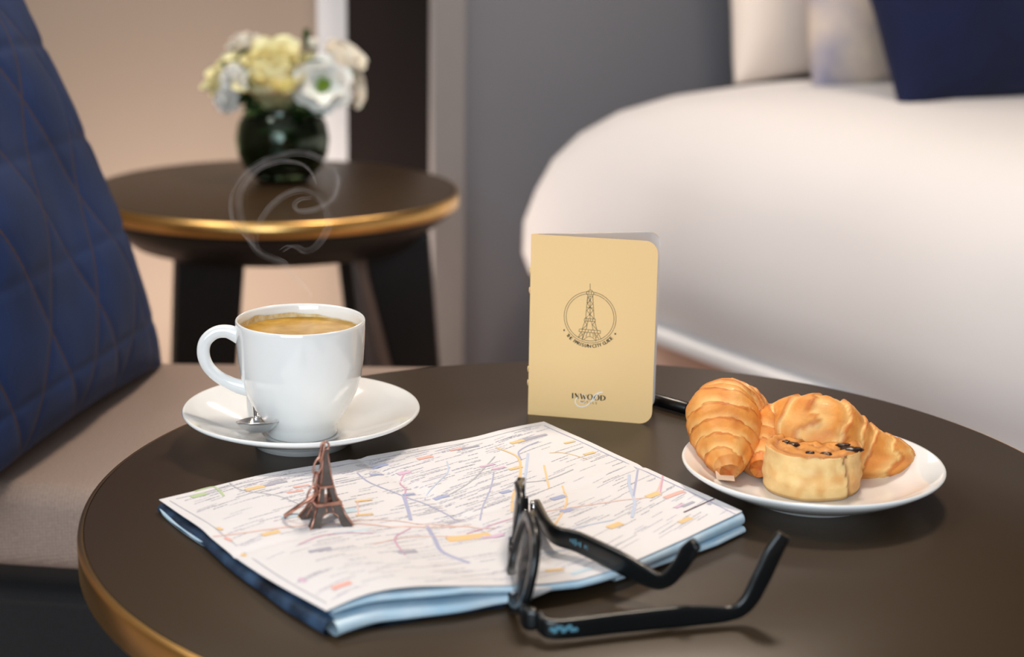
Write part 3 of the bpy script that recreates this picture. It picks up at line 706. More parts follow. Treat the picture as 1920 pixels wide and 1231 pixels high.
# ---------------------------------------------------------------- pen
e0 = at(1291, 766, TZ+.0044); e1 = at(1227, 748, TZ+.0044)
pn = thing('pen', 'glossy black pen lying behind the gold booklet', 'pen', (e0+e1)/2)
dpn = (e1-e0).normalized(); e2 = e0 + dpn*.135
mesh('barrel', *tube([e0, e0+dpn*.0006, e0+dpn*.06, e0+dpn*.10], [.0036, .0043, .0043, .0043], 20), M['plastic'], pn)
mesh('cap', *tube([e0+dpn*.1001, e0+dpn*.135, e0+dpn*.137], [.0044, .0044, .0036], 20), M['plastic'], pn)
mesh('end_ring', *tube([e0-dpn*.0003, e0+dpn*.0003], [.0030, .0032], 20), M['frame'], pn)
# ---------------------------------------------------------------- plate and pastries
PC = (.1787, .956); PR = .0770
tag(mesh('plate', *lathe([(0, .003), (.033, .003), (.034, 0), (.038, 0), (.039, .003), (.056, .0078), (.070, .0150), (.0765, .0195), (.0770, .0207), (.0763, .0217), (.0750, .0214),
     (.068, .0172), (.056, .0110), (.044, .0072), (.036, .0062), (0, .0060)], 128, *PC, TZ), M['china']), 'small white plate carrying the pastries at the right of the table', 'plate')
def crust(spine, rads, nr, name, label, flat=.85, seed=0, ns=150, nc=48, slant=.25):
    P = smooth_path(spine, 12); n0 = len(P)
    # resample
    d = [0]
    for a, b in zip(P, P[1:]): d.append(d[-1]+(b-a).length)
    tot = d[-1]; ts = np.linspace(0, tot, ns)
    X = [Vector([np.interp(t, d, [p[k] for p in P]) for k in range(3)]) for t in ts]
    rk = np.linspace(0, 1, len(rads)); V = []; cols = []
    from math import sin, cos, pi
    light = np.array(S((254, 208, 134))[:3]); mid = np.array(S((238, 158, 76))[:3]); dark = np.array(S((186, 92, 34))[:3])
    for i, p in enumerate(X):
        s = i/(ns-1); t = (X[min(i+1, ns-1)]-X[max(i-1, 0)]).normalized()
        sd = t.cross(Vector((0, 0, 1))); sd = sd.normalized() if sd.length > .1 else Vector((1, 0, 0)); u = sd.cross(t).normalized()
        R_ = float(np.interp(s, rk, rads))
        # rounding of the sampled radius
        for k in range(nc):
            a = 2*pi*k/nc
            ph = s + slant*.12*sin(a+seed) + .028*nz((cos(a)*1.5, sin(a)*1.5, s*6+seed), 1.6)
            # layers overlap from both ends towards the middle
            m_ = abs(ph-.5)*2
            q_ = (m_**.95)*nr + .5; fr = q_ % 1; lay = int(q_)
            step = (1-fr)**.8
            r_ = R_*(1 - .10*(1-step)**1.0) * (1 + .07*nz((cos(a)*1.2+seed, sin(a)*1.2, s*5), 1.5))
            r_ *= (1 + .014*nz((cos(a)*4, sin(a)*4, s*90+seed), 1.0))
            v = p + sd*cos(a)*r_ + u*sin(a)*r_*flat
            V.append(v)
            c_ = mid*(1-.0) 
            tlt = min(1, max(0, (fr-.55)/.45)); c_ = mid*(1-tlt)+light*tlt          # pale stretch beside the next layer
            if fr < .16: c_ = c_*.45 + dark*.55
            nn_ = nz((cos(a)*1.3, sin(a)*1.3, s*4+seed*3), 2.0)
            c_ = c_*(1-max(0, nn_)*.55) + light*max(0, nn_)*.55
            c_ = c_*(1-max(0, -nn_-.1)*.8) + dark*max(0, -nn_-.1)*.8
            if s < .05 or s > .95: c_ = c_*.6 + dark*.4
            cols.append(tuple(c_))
    f = grid(ns, nc, wrapv=True); k0 = len(V); V.append(X[0]); V.append(X[-1]); cols += [tuple(dark)]*2
    for k in range(nc): f.append((k0, (k+1) % nc, k)); f.append((k0+1, (ns-1)*nc+k, (ns-1)*nc+(k+1) % nc))
    return tag(mesh(name, V, f, M['croissant'], cols=cols), label, 'croissant')
PZ = TZ + .0062
def pp(px, py, h): return at(px, py, PZ+h)
a_ = pp(1368, 884, .010)
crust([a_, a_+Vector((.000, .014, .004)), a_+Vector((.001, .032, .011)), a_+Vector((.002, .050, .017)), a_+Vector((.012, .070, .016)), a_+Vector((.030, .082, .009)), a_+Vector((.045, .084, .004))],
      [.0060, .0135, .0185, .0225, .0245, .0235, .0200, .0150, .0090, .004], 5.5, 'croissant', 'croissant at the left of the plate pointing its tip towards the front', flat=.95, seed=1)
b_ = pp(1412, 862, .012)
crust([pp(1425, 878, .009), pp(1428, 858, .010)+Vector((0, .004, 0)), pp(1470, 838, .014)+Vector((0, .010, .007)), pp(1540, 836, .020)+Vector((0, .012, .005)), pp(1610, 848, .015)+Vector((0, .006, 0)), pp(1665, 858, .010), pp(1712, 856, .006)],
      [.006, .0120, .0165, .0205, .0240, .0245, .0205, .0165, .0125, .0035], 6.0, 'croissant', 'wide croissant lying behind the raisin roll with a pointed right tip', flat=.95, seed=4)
# raisin roll
rc = pp(1521, 912, 0); rc = Vector((rc.x, rc.y, PZ))
roll = thing('raisin_roll', 'round golden raisin roll standing at the front of the plate', 'pastry', rc)
V = []; cols = []; nh, nc = 40, 96; RR = .0280; HH = .0262
light = np.array(S((250, 214, 150))[:3]); mid = np.array(S((226, 156, 78))[:3]); dark = np.array(S((140, 66, 28))[:3])
for i in range(nh):
    t = i/(nh-1)
    if t < .62: z = HH*(t/.62); r0 = RR*(1 - .05*(1-math.sin(math.pi*min(1, t/.62*1.1))))
    else:
        k = (t-.62)/.38; r0 = RR*(1-k); z = HH
    for j in range(nc):
        a = 2*math.pi*j/nc
        wob = 1 + .05*math.sin(a*2+1) + .03*nz((math.cos(a), math.sin(a), t*2), 2)
        zz = z; r_ = r0*wob
        if t >= .62:
            rn = r0/RR; spi = (rn*2.6 - a/(2*math.pi)) % 1
            zz = HH + .0008*math.sin(math.pi*min(1, (1-rn)*3.5))*.9 - .0012*math.exp(-((spi-.5)/.14)**2) + .0012*nz((math.cos(a)*rn*3, math.sin(a)*rn*3, 2), 2)
            if rn > .86: zz -= ((rn-.86)/.14)**2*.0030
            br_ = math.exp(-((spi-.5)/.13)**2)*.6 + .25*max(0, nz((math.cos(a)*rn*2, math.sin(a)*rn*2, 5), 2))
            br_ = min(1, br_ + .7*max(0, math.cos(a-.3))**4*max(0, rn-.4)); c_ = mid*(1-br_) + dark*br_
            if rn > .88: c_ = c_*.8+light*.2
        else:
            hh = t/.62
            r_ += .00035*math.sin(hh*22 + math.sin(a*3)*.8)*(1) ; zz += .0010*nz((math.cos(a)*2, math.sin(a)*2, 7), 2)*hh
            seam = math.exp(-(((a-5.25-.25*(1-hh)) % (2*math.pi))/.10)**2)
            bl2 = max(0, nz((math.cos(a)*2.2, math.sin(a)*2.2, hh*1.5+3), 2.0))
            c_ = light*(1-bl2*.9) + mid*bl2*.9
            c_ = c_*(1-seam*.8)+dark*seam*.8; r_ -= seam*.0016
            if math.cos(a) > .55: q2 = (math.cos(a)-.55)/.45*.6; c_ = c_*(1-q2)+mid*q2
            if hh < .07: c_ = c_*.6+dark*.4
        V.append((rc.x + r_*math.cos(a), rc.y + r_*math.sin(a), PZ+zz+.0002)); cols.append(tuple(c_))
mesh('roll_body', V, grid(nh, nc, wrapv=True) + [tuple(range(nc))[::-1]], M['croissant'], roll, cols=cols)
for px_, py_, s_, fl_ in ((1487, 833, 1.5, 1.0), (1474, 828, 1.0, 1.0), (1519, 848, 1.0, 1.0), (1549, 851, 1.35, 1.0), (1583, 834, 1.2, 1.6), (1598, 842, 1.7, 1.5)):  # the last two, stretched sideways, form the dark crust patch at right
    q0 = pp(px_, py_, HH)
    v, f = lathe([(0, -.0014), (.0016, -.001), (.0023, 0), (.0016, .0011), (0, .0015)], 14)
    v = [Vector((q0.x + p[0]*s_*1.25*fl_, q0.y + p[1]*s_, PZ+HH-.0001 + p[2]*s_*.6 + .0006*nz((p[0]*900+px_, p[1]*900, 0)))) for p in v]
    mesh('raisin', v, f, M['raisin'], roll)
fk = at(1357, 901, PZ+.004)
tag(mesh('pastry_flake', *join([([fk+Vector((-.005, .002, .0055)), fk+Vector((.006, .0015, .0045)), fk+Vector((.006, -.003, .0015)), fk+Vector((-.0045, -.0025, .002)), fk+Vector((-.005, .002, .005)), fk+Vector((.006, .0015, .004)), fk+Vector((.006, -.003, .001)), fk+Vector((-.0045, -.0025, .0015))],
     [(0, 1, 2, 3), (7, 6, 5, 4), (0, 4, 5, 1), (1, 5, 6, 2), (2, 6, 7, 3), (3, 7, 4, 0)])]), mat('pastry_flake', (248, 214, 182), .5, noise=.1), smooth=False), 'pale flake of pastry under the tip of the left croissant', 'pastry flake')
# ---------------------------------------------------------------- folded map
def curve_px(pts, n=60):
    P = [at(x, y, TZ+z) for x, y, z in pts]; Q = smooth_path(P, 10)
    d = [0]
    for a, b in zip(Q, Q[1:]): d.append(d[-1]+(b-a).length)
    return [Vector([np.interp(t, d, [p[k] for p in Q]) for k in range(3)]) for t in np.linspace(0, d[-1], n)]
NM = 61
back = curve_px([(298, 936, .0075), (500, 888, .0050), (700, 853, .0045), (870, 822, .0055), (940, 806, .006), (1020, 790, .0065)], NM)
front = curve_px([(612, 1146, .0130), (690, 1113, .0165), (770, 1099, .0180), (860, 1098, .0160), (940, 1097, .0125), (1050, 1090, .0110), (1140, 1070, .0110), (1260, 1020, .0115), (1392, 958, .0125)], NM)
left = curve_px([(298, 936, .0075), (370, 985, .0090), (400, 1012, .0085), (450, 1050, .0095), (530, 1100, .0120), (612, 1146, .0130)], NM)
right = curve_px([(1020, 790, .0065), (1150, 848, .0075), (1270, 903, .0095), (1392, 958, .0125)], NM)
def coons(u, v, B=back, Fr=front, L_=left, R_=right):
    def ev(c, t):
        x = t*(NM-1); i = min(NM-2, int(x)); return c[i].lerp(c[i+1], x-i)
    a = ev(B, u)*(1-v) + ev(Fr, u)*v; b = ev(L_, v)*(1-u) + ev(R_, v)*u
    c = B[0]*(1-u)*(1-v) + B[-1]*u*(1-v) + Fr[0]*(1-u)*v + Fr[-1]*u*v
    return a + b - c
def mapz(u, v):
    p = coons(u, v)
    cr = -.0012*math.exp(-((u-.5)/.012)**2)*(1-.6*v) - .0008*math.exp(-((v-.52)/.012)**2)
    return p + Vector((0, 0, cr + .0006*nz(p, 22)))
mp = thing('folded_map', 'folded paper city map lying on the round table in front of the cup', 'map', coons(.5, .5)*1.0)
mp.location.z = TZ
V = []; nu = nv = 70
for i in range(nu):
    for j in range(nv): V.append(mapz(i/(nu-1), j/(nv-1)))
k = nu*nv; g = grid(nu, nv)
V += [p - Vector((0, 0, .0003)) for p in V[:k]]
mesh('top_sheet', V, [q[::-1] for q in g] + [tuple(k+a for a in q) for q in g], M['paper'], mp)
# folded layers below: each a flat pocket with a round fold on the front edge
def pocket(name, u0, u1, ztop_off, h, out, back_v, m, label=None, ext=None, nsec=10):
    V = []; nn = 40
    for i in range(nn):
        u = u0 + (u1-u0)*i/(nn-1); fr = mapz(u, 1.0); bk_ = mapz(u, back_v); dirv = (fr-bk_); dirv.z = 0; dirv.normalize()
        zt = ztop_off(u)*1.0; hh = h(u); o_ = out(u)
        row = []
        ztop = min(fr.z - .0006, TZ+zt); zb = max(TZ+.0006, ztop-hh)
        for vv in np.linspace(back_v, .97, 12):
            q0 = mapz(u, float(vv)); k_ = (vv-back_v)/(1-back_v); zt_ = min(q0.z-.0012, (TZ+.002)*(1-k_) + ztop*k_)
            row.append(Vector((q0.x, q0.y, zt_)))
        r_ = (ztop-zb)/2
        c = Vector((fr.x, fr.y, (ztop+zb)/2)) + dirv*(o_ - r_)
        for s in range(nsec+1):
            a = math.pi/2 - math.pi*s/nsec; row.append(c + dirv*r_*1.2*math.cos(a) + Vector((0, 0, r_*math.sin(a))))
        row.append(Vector((fr.x, fr.y, zb)) - dirv*.02)
        row.append(Vector((bk_.x, bk_.y, max(TZ+.0005, min(zb, bk_.z-.0016)))))
        V += row; m_ = len(row)
    o = mesh(name, V, grid(nn, m_), m, mp)
    if label: o['label'] = label
    return o
I = lambda xs, ys: (lambda u: float(np.interp(u, xs, ys)))
pocket('map_fold', 0.012, 1.0, I([0, .1, .3, .45, .6, 1], [.0122, .0152, .0150, .0115, .0105, .0118]), I([0, .1, .3, .42, .6, .8, 1], [.0008, .0035, .0035, .0035, .005, .006, .0075]), I([0, .2, .5, 1], [.0005, .001, .001, .0018]), .3, M['paperfold'], 'front edge fold, cool window light painted in as pale blue')
pocket('map_fold', 0.010, .40, I([0, .1, .3, .40], [.0080, .0085, .0070, .0060]), I([0, .15, .4], [.0072, .0065, .0035]), I([0, .2, .35, .40], [.006, .003, .001, .001]), .35, M['paperfold'], 'thick rolled fold at the near corner')
pocket('map_fold', .36, .44, I([.36, .40, .44], [.010, .0105, .010]), I([.36, .40, .44], [.003, .0065, .003]), I([.36, .4, .44], [.001, .003, .001]), .7, M['paper'], 'small white fold peeping out')
pocket('map_fold', .60, 1.0, I([.6, 1], [.0035, .0042]), I([.6, 1], [.0025, .0036]), I([.6, .8, .9, 1], [-.004, .001, .004, .0035]), .2, M['paperfold'], 'lowest leaf peeping out at right')
# the dark printed cover below, seen along the left edge
V = []; nn = 60
for i in range(nn):
    v = i/(nn-1); p = mapz(0, v); q_ = mapz(.35, v); d_ = (p-q_); d_.z = 0; d_.normalize()
    o_ = .0005 + .0015*math.sin(v*9)**2*(1 if v < .4 else .4)
    zz = p.z - TZ
    V += [Vector((q_.x, q_.y, TZ+.0012)), Vector((p.x, p.y, TZ+zz*.62)) - d_*.001, Vector((p.x, p.y, TZ+zz*.5))+d_*o_, Vector((p.x, p.y, TZ+zz*.22))+d_*(o_+.0012), Vector((p.x, p.y, TZ+.0008))+d_*o_, Vector((q_.x, q_.y, TZ+.0006))]
mesh('map_cover', V, [q[::-1] for q in grid(nn, 6)], M['coverdark'], mp)['label'] = 'dark printed cover under the pale sheet'
V = []
for i in range(24):
    v = .0 + .34*i/23; p = mapz(0, v); q_ = mapz(.3, v); d_ = (p-q_); d_.z = 0; d_.normalize(); e_ = math.sin(math.pi*i/23)**.5
    V += [Vector((p.x, p.y, TZ+.0042)) - d_*.004, Vector((p.x, p.y, TZ+.0032))+d_*(.0028*e_), Vector((p.x, p.y, TZ+.0012))+d_*.003*e_, Vector((p.x, p.y, TZ+.0008))-d_*.004]
mesh('map_fold', V, [q[::-1] for q in grid(24, 4)], M['paperfold'], mp)['label'] = 'pale leaf under the left corner'
# printing: find sheet coordinates of a photograph pixel
tab = np.array([[(i/40, j/40) + project(mapz(i/40, j/40)) for j in range(41)] for i in range(41)]).reshape(-1, 4)
def muv(px, py):
    d = (tab[:, 2]-px)**2 + (tab[:, 3]-py)**2; u, v = tab[d.argmin(), :2]
    for _ in range(4):
        x, y = project(coons(u, v)); e = 1e-3
        xu, yu = project(coons(min(1, u+e), v)); xv, yv = project(coons(u, min(1, v+e)))
        if u+e > 1 or v+e > 1: break
        J = np.array([[(xu-x)/e, (xv-x)/e], [(yu-y)/e, (yv-y)/e]])
        try: s = np.linalg.solve(J, [px-x, py-y])
        except Exception: break
        u = min(.995, max(.005, u+s[0])); v = min(.995, max(.005, v+s[1]))
    return u, v
PRT = {}
def stroke(uvs, wd, key, lift=.00022):
    wd = wd*.72
    P = [mapz(u, v) + Vector((0, 0, lift)) for u, v in uvs]; V = []; m_ = len(P)
    for i, p in enumerate(P):
        t = (P[min(i+1, m_-1)]-P[max(i-1, 0)]); t.z = 0
        if t.length < 1e-7: return
        t.normalize(); s = Vector((-t.y, t.x, 0)); V += [p + s*wd/2, p - s*wd/2]
    PRT.setdefault(key, []).append((V, [(2*i+1, 2*i+3, 2*i+2, 2*i) for i in range(m_-1)]))
def line_px(pts, wd, key, k=5):
    uv_ = [muv(x, y) for x, y in pts]
    Q = smooth_path([Vector((u, v, 0)) for u, v in uv_], k); stroke([(min(.998, max(.002, q.x)), min(.998, max(.002, q.y))) for q in Q], wd, key)
def blob_px(px, py, w_, h_, key):
    u, v = muv(px, py); p = mapz(u, v); 
    e = .01; tu = (mapz(min(1, u+e), v)-mapz(u-e if u > e else 0, v)); tu.z = 0; tu.normalize()
    L2 = w_/2/(front[-1]-front[0]).length
    h_ *= .85
    stroke([(u-L2, v), (u, v), (u+L2, v)] if .01 < u-L2 and u+L2 < .99 else [(u-.004, v), (u+.004, v)], h_, key, .0003)
def label_uv(u, v, ln, key, ang=-.06, wd=.0011):
    du = ln/(front[-1]-front[0]).length
    x = u
    while x < u+du:                                  # a word of small dashes
        e_ = min(u+du, x+random.uniform(.006, .014)); vv = v + ang*(x-u)*3; ve = v + ang*(e_-u)*3
        if 0.01 < x < .985 and e_ < .985 and .012 < vv < .985 and .012 < ve < .985: stroke([(x, vv), (e_, ve)], wd*random.uniform(.7, 1.1), key, .00018)
        x = e_ + .0022
rg = random.Random(11)
for _ in range(800):
    u, v = rg.uniform(.02, .95), rg.uniform(.03, .97)
    if .70 < u < .86 and .16 < v < .62 and rg.random() < .8: continue      # emptier wood area at the right
    if u < .22 and .2 < v < .8 and rg.random() < .6: continue
    if v > .7 and rg.random() < .35: continue
    label_uv(u, v, rg.uniform(.007, .022), rg.choice(['grey', 'grey', 'grey', 'lilac', 'dark', 'dark']), -.07, rg.uniform(.0007, .0011)*(1-.3*v))
W_ = .0014
for pts, wd, key in (
    ([(670, 886), (695, 905), (757, 930), (800, 945), (860, 975)], W_, 'lilacline'), ([(757, 930), (765, 955), (770, 975)], .0028, 'lilacline'), ([(760, 885), (750, 903), (760, 915), (760, 928), (765, 955)], W_, 'pink'),
    ([(838, 865), (840, 885), (820, 905), (800, 925), (797, 935)], .0012, 'blueline'), ([(928, 855), (905, 880), (880, 905), (840, 928)], .0012, 'greyline'), ([(926, 885), (920, 915), (905, 950), (900, 975)], .0012, 'lilacline'),
    ([(930, 838), (960, 850), (973, 860), (976, 880), (972, 905), (962, 930), (960, 960)], .0022, 'orange'), ([(1010, 828), (985, 838), (972, 848), (978, 862)], .0014, 'lilacline'), ([(990, 850), (985, 890), (983, 930)], .0022, 'blueline'),
    ([(1020, 872), (1025, 895), (1030, 915)], .0016, 'orange'), ([(1054, 910), (1063, 935), (1055, 960), (1040, 985)], .0016, 'orange'), ([(1000, 962), (1080, 950), (1160, 938), (1225, 928), (1240, 892)], .0016, 'redline'),
    ([(1180, 890), (1180, 910), (1190, 940), (1185, 970)], .0026, 'blueline'), ([(1196, 880), (1192, 905), (1188, 930)], .0016, 'lilacline'), ([(1240, 890), (1238, 925)], .0014, 'pink'),
    ([(395, 1008), (470, 998), (540, 988), (600, 984), (660, 982), (720, 985), (800, 988), (880, 985)], .0022, 'redline'), ([(650, 978), (700, 975), (760, 978), (850, 985), (930, 990)], .0014, 'redline'),
    ([(800, 985), (815, 1010), (830, 1035), (880, 1055)], .0030, 'lilacline'), ([(875, 1000), (920, 985), (1000, 960)], .0016, 'pink'), ([(700, 1020), (760, 1008), (850, 1005), (900, 1010)], .0014, 'redline'),
    ([(430, 905), (455, 920), (520, 930), (560, 945)], .0012, 'greyline'), ([(355, 915), (400, 912), (420, 930)], .0020, 'green'), ([(1075, 880), (1020, 900), (960, 905)], .0012, 'greyline'), ([(670, 940), (672, 965)], .0012, 'redline'),
    ([(560, 1020), (620, 1000), (700, 1000)], .0014, 'pink'), ([(760, 1040), (740, 1010), (770, 990)], .0014, 'pink'), ([(1100, 860), (1060, 850), (1030, 850)], .0010, 'orange'),
    ([(1040, 1010), (1080, 990), (1150, 975)], .0016, 'blueline'), ([(1000, 1040), (1060, 1030), (1120, 1025)], .0020, 'blueline')): line_px(pts, wd, key)
for x, y, w_, h_, key in ((478, 916, .012, .007, 'orangeblock'), (500, 911, .010, .005, 'dark'), (520, 906, .012, .005, 'dark'), (970, 828, .010, .006, 'orangeblock'), (990, 823, .012, .006, 'dark'), (1010, 818, .012, .005, 'dark'), (1068, 830, .008, .004, 'orangeblock'),
    (1105, 850, .008, .005, 'orangeblock'), (858, 842, .010, .004, 'redblock'), (882, 838, .012, .004, 'dark'), (797, 858, .010, .006, 'redblock'), (712, 872, .010, .006, 'blueblock'), (706, 888, .008, .005, 'blueblock'), (758, 886, .008, .007, 'pinkblock'),
    (767, 926, .007, .005, 'blueblock'), (828, 931, .009, .006, 'blueblock'), (914, 872, .010, .004, 'pinkblock'), (935, 877, .009, .004, 'pinkblock'), (967, 877, .009, .005, 'orangeblock'), (948, 922, .007, .006, 'blueblock'), (1047, 932, .010, .007, 'blueblock'),
    (1063, 957, .008, .007, 'blueblock'), (1225, 928, .010, .008, 'orangeblock'), (1262, 928, .014, .006, 'redblock'), (1280, 922, .012, .006, 'redblock'), (1275, 948, .008, .004, 'pinkblock'), (1153, 985, .010, .008, 'orangeblock'), (1285, 975, .010, .006, 'orangeblock'),
    (880, 1007, .024, .012, 'orangeblock'), (925, 1005, .012, .006, 'pinkblock'), (428, 1012, .012, .010, 'redblock'), (412, 992, .012, .008, 'orangeblock'), (457, 1040, .010, .007, 'orangeblock'), (508, 1000, .010, .007, 'orangeblock'), (582, 967, .014, .008, 'orangeblock'),
    (373, 928, .010, .006, 'green'), (565, 912, .010, .004, 'redblock'), (553, 922, .010, .004, 'redblock'), (682, 939, .010, .004, 'orangeblock'), (683, 966, .010, .004, 'orangeblock'), (567, 1088, .020, .010, 'pinkblock'), (640, 1098, .010, .007, 'redblock'),
    (600, 1030, .012, .006, 'dark'), (765, 1035, .010, .006, 'dark'), (640, 960, .018, .010, 'cyan'), (560, 965, .02, .010, 'cyan'), (660, 995, .02, .006, 'cyan'), (1090, 1070, .012, .005, 'cyan'), (1040, 1068, .010, .005, 'orangeblock'), (1290, 945, .010, .004, 'dark'), (1330, 945, .024, .004, 'dark')): blob_px(x, y, w_, h_, key)
line_px([(1282, 960), (1335, 937)], .0016, 'inkline', 2); line_px([(330, 935), (500, 897), (700, 861), (870, 830), (1015, 797)], .0007, 'greyline', 6); line_px([(1020, 798), (1150, 856), (1270, 911), (1375, 962)], .0009, 'lilacline', 6)
line_px([(318, 938), (420, 1005), (540, 1090), (612, 1132)], .0008, 'greyline', 6)
cl = {'grey': (200, 200, 210), 'lilac': (210, 206, 222), 'dark': (176, 176, 190), 'lilacline': (180, 184, 214), 'pink': (220, 172, 198), 'blueline': (200, 212, 234), 'greyline': (190, 192, 198), 'orange': (244, 208, 156), 'redline': (240, 204, 192),
      'green': (190, 212, 160), 'orangeblock': (242, 204, 146), 'redblock': (242, 184, 172), 'blueblock': (172, 180, 214), 'pinkblock': (226, 192, 216), 'cyan': (204, 226, 238), 'inkline': (80, 40, 52)}
mats_ = []; V = []; Fc = []; mi = []
for i, (k_, parts) in enumerate(PRT.items()):
    mats_.append(mat('map_ink_' + k_, cl[k_], .55, noise=.05)); v, f = join(parts); o_ = len(V); V += v; Fc += [tuple(a+o_ for a in q) for q in f]; mi += [i]*len(f)
pm = mesh('map_printing', V, Fc, None, mp, smooth=False, mats=mats_, mi=mi); pm['kind'] = 'stuff'; pm['label'] = 'printed metro lines and tiny place names'
# ---------------------------------------------------------------- tower keyring
u_, v_ = muv(611, 978); tp = mapz(u_, v_); tz = tp.z + .0004
kr = thing('tower_keyring', 'little antique copper Eiffel tower keyring standing on the map', 'keyring', (tp.x, tp.y, tz))
al = math.radians(22)
RT = Matrix.Translation((tp.x, tp.y, tz)) @ Matrix.Rotation(al, 4, 'Z')
def K(vf): return xf(vf, RT)
def frus(w0, w1, z0, z1, cx0=0, cy0=0, cx1=0, cy1=0): 
    V = [(cx0+sx*w0, cy0+sy*w0, z0) for sx, sy in ((-1, -1), (1, -1), (1, 1), (-1, 1))] + [(cx1+sx*w1, cy1+sy*w1, z1) for sx, sy in ((-1, -1), (1, -1), (1, 1), (-1, 1))]
    return V, [(3, 2, 1, 0), (4, 5, 6, 7), (0, 1, 5, 4), (1, 2, 6, 5), (2, 3, 7, 6), (3, 0, 4, 7)]
for sx, sy in ((-1, -1), (1, -1), (1, 1), (-1, 1)):
    lv = [frus(.0028, .0022, 0, .0055, sx*.0092, sy*.0092, sx*.0067, sy*.0067), frus(.0022, .0018, .0055, .0115, sx*.0067, sy*.0067, sx*.0048, sy*.0048)]
    lg = mesh('leg', *K(join(lv)), M['towerdark'], kr, smooth=False)
    lg2 = mesh('leg_edge', *K(join([tube([(sx*.0120, sy*.0120, .0002), (sx*.0089, sy*.0089, .0055), (sx*.0066, sy*.0066, .0115)], .0006, 6)])), M['copper'], kr)
    up_ = [frus(.0016, .0012, .0128, .0205, sx*.0040, sy*.0040, sx*.0026, sy*.0026)]
    mesh('upper_leg', *K(join(up_)), M['towerdark'], kr, smooth=False)
for k in range(4):
    Rk = Matrix.Rotation(k*math.pi/2, 4, 'Z')
    arc_ = [Vector((.0062*math.cos(t), -.0092 + .0022*math.sin(t), .0012 + .0062*math.sin(t))) for t in np.linspace(0, math.pi, 13)]
    mesh('arch', *K(xf(tube(arc_, .0007, 8), Rk)), M['copper'], kr)
    pts = [(.0062*math.cos(t), .0012 + .0062*math.sin(t)) for t in np.linspace(0, math.pi, 13)]
    poly = [(-.0072, .0095)] + [(-x, z) for x, z in pts] + [(.0072, .0095)]
    # web plate between arch and platform
    Vw = []; 
    for x, z in [(-p[0], p[1]) for p in pts]: Vw += [(x, -.0094+.0022*(z/.0095), z), (x*.95, -.0068, .0112)]
    nW = len(Vw)//2
    mesh('arch_web', *K(xf((Vw + [(x, y+.0008, z) for x, y, z in Vw], [(2*i, 2*i+1, 2*i+3, 2*i+2) for i in range(nW-1)] + [(2*nW+2*i, 2*nW+2*i+2, 2*nW+2*i+3, 2*nW+2*i+1) for i in range(nW-1)]), Rk)), M['towerdark'], kr, smooth=False)
    for s_ in (-1, 1): mesh('rib', *K(xf(tube([(s_*.0020, -.0092, .0085), (s_*.0014, -.0070, .0112)], .0003, 6), Rk)), M['copper'], kr)
bevel(mesh('lower_platform', *K(frus(.0074, .0072, .0112, .0130)), M['copper'], kr, smooth=False), .0003)
bevel(mesh('upper_platform', *K(frus(.0042, .0041, .0203, .0217)), M['copper'], kr, smooth=False), .0003)
mesh('shaft', *K(join([frus(.0034, .0021, .0217, .031), frus(.0021, .00135, .031, .0400), frus(.0020, .0020, .0398, .0408)])), M['towerdark'], kr, smooth=False)
for sx, sy in ((-1, -1), (1, -1), (1, 1), (-1, 1)):
    mesh('shaft_edge', *K(tube([(sx*.0034, sy*.0034, .0217), (sx*.0021, sy*.0021, .031), (sx*.00135, sy*.00135, .0400)], .00045, 6)), M['copper'], kr)
    mesh('upper_leg_edge', *K(tube([(sx*.0055, sy*.0055, .0130), (sx*.0038, sy*.0038, .0205)], .00045, 6)), M['copper'], kr)
mesh('top_loop', *K(tube([(.0022*math.cos(t), 0, .0430 + .0024*math.sin(t)) for t in np.linspace(0, 2*math.pi, 24, endpoint=False)], .0006, 8, closed=True)), M['copper'], kr)
topw = RT @ Vector((0, 0, .0430))
def link(c, ax, ay, r1, r2, rw=.0006, n=24):
    return tube([Vector(c) + Vector(ax)*r1*math.cos(t) + Vector(ay)*r2*math.sin(t) for t in np.linspace(0, 2*math.pi, n, endpoint=False)], rw, 8, closed=True)
mesh('chain_link', *link(topw + Vector((-.0016, -.001, -.0030)), (.45, -.8, 0), Vector((-.25, -.1, -1)).normalized(), .0020, .0050), M['copper'], kr)
mesh('chain_link', *link(topw + Vector((-.0036, -.0025, -.0105)), (.9, .2, 0), Vector((-.25, -.1, -1)).normalized(), .0024, .0050), M['copper'], kr)
mesh('chain_link', *link(topw + Vector((-.0052, -.003, -.0185)), (.45, -.8, 0), Vector((-.15, -.05, -1)).normalized(), .0020, .0048), M['copper'], kr)
mesh('chain_link', *link(topw + Vector((-.0068, -.0035, -.0262)), (.9, .2, 0), Vector((-.3, -.1, -1)).normalized(), .0026, .0046), M['copper'], kr)
# split ring lying slanted: its low end touches the map
lo = mapz(*muv(540, 966)) + Vector((0, 0, .0012)); hi_ = aty(600, 921, tp.y-.004)
cr_ = (lo+hi_)/2; ax_ = (hi_-lo).normalized(); ay_ = Vector((.12, 1, .45)); ay_ = (ay_-ax_*ay_.dot(ax_)).normalized()
v1 = tube([cr_ + ax_*(hi_-lo).length/2*math.cos(t) + (ray(570, 945).normalized() - ax_*ray(570, 945).normalized().dot(ax_)).normalized()*.0095*math.sin(t) for t in np.linspace(0, 2*math.pi, 40, endpoint=False)], .0011, 10, closed=True, flat=1.0)
mesh('split_ring', *v1, M['copper'], kr)
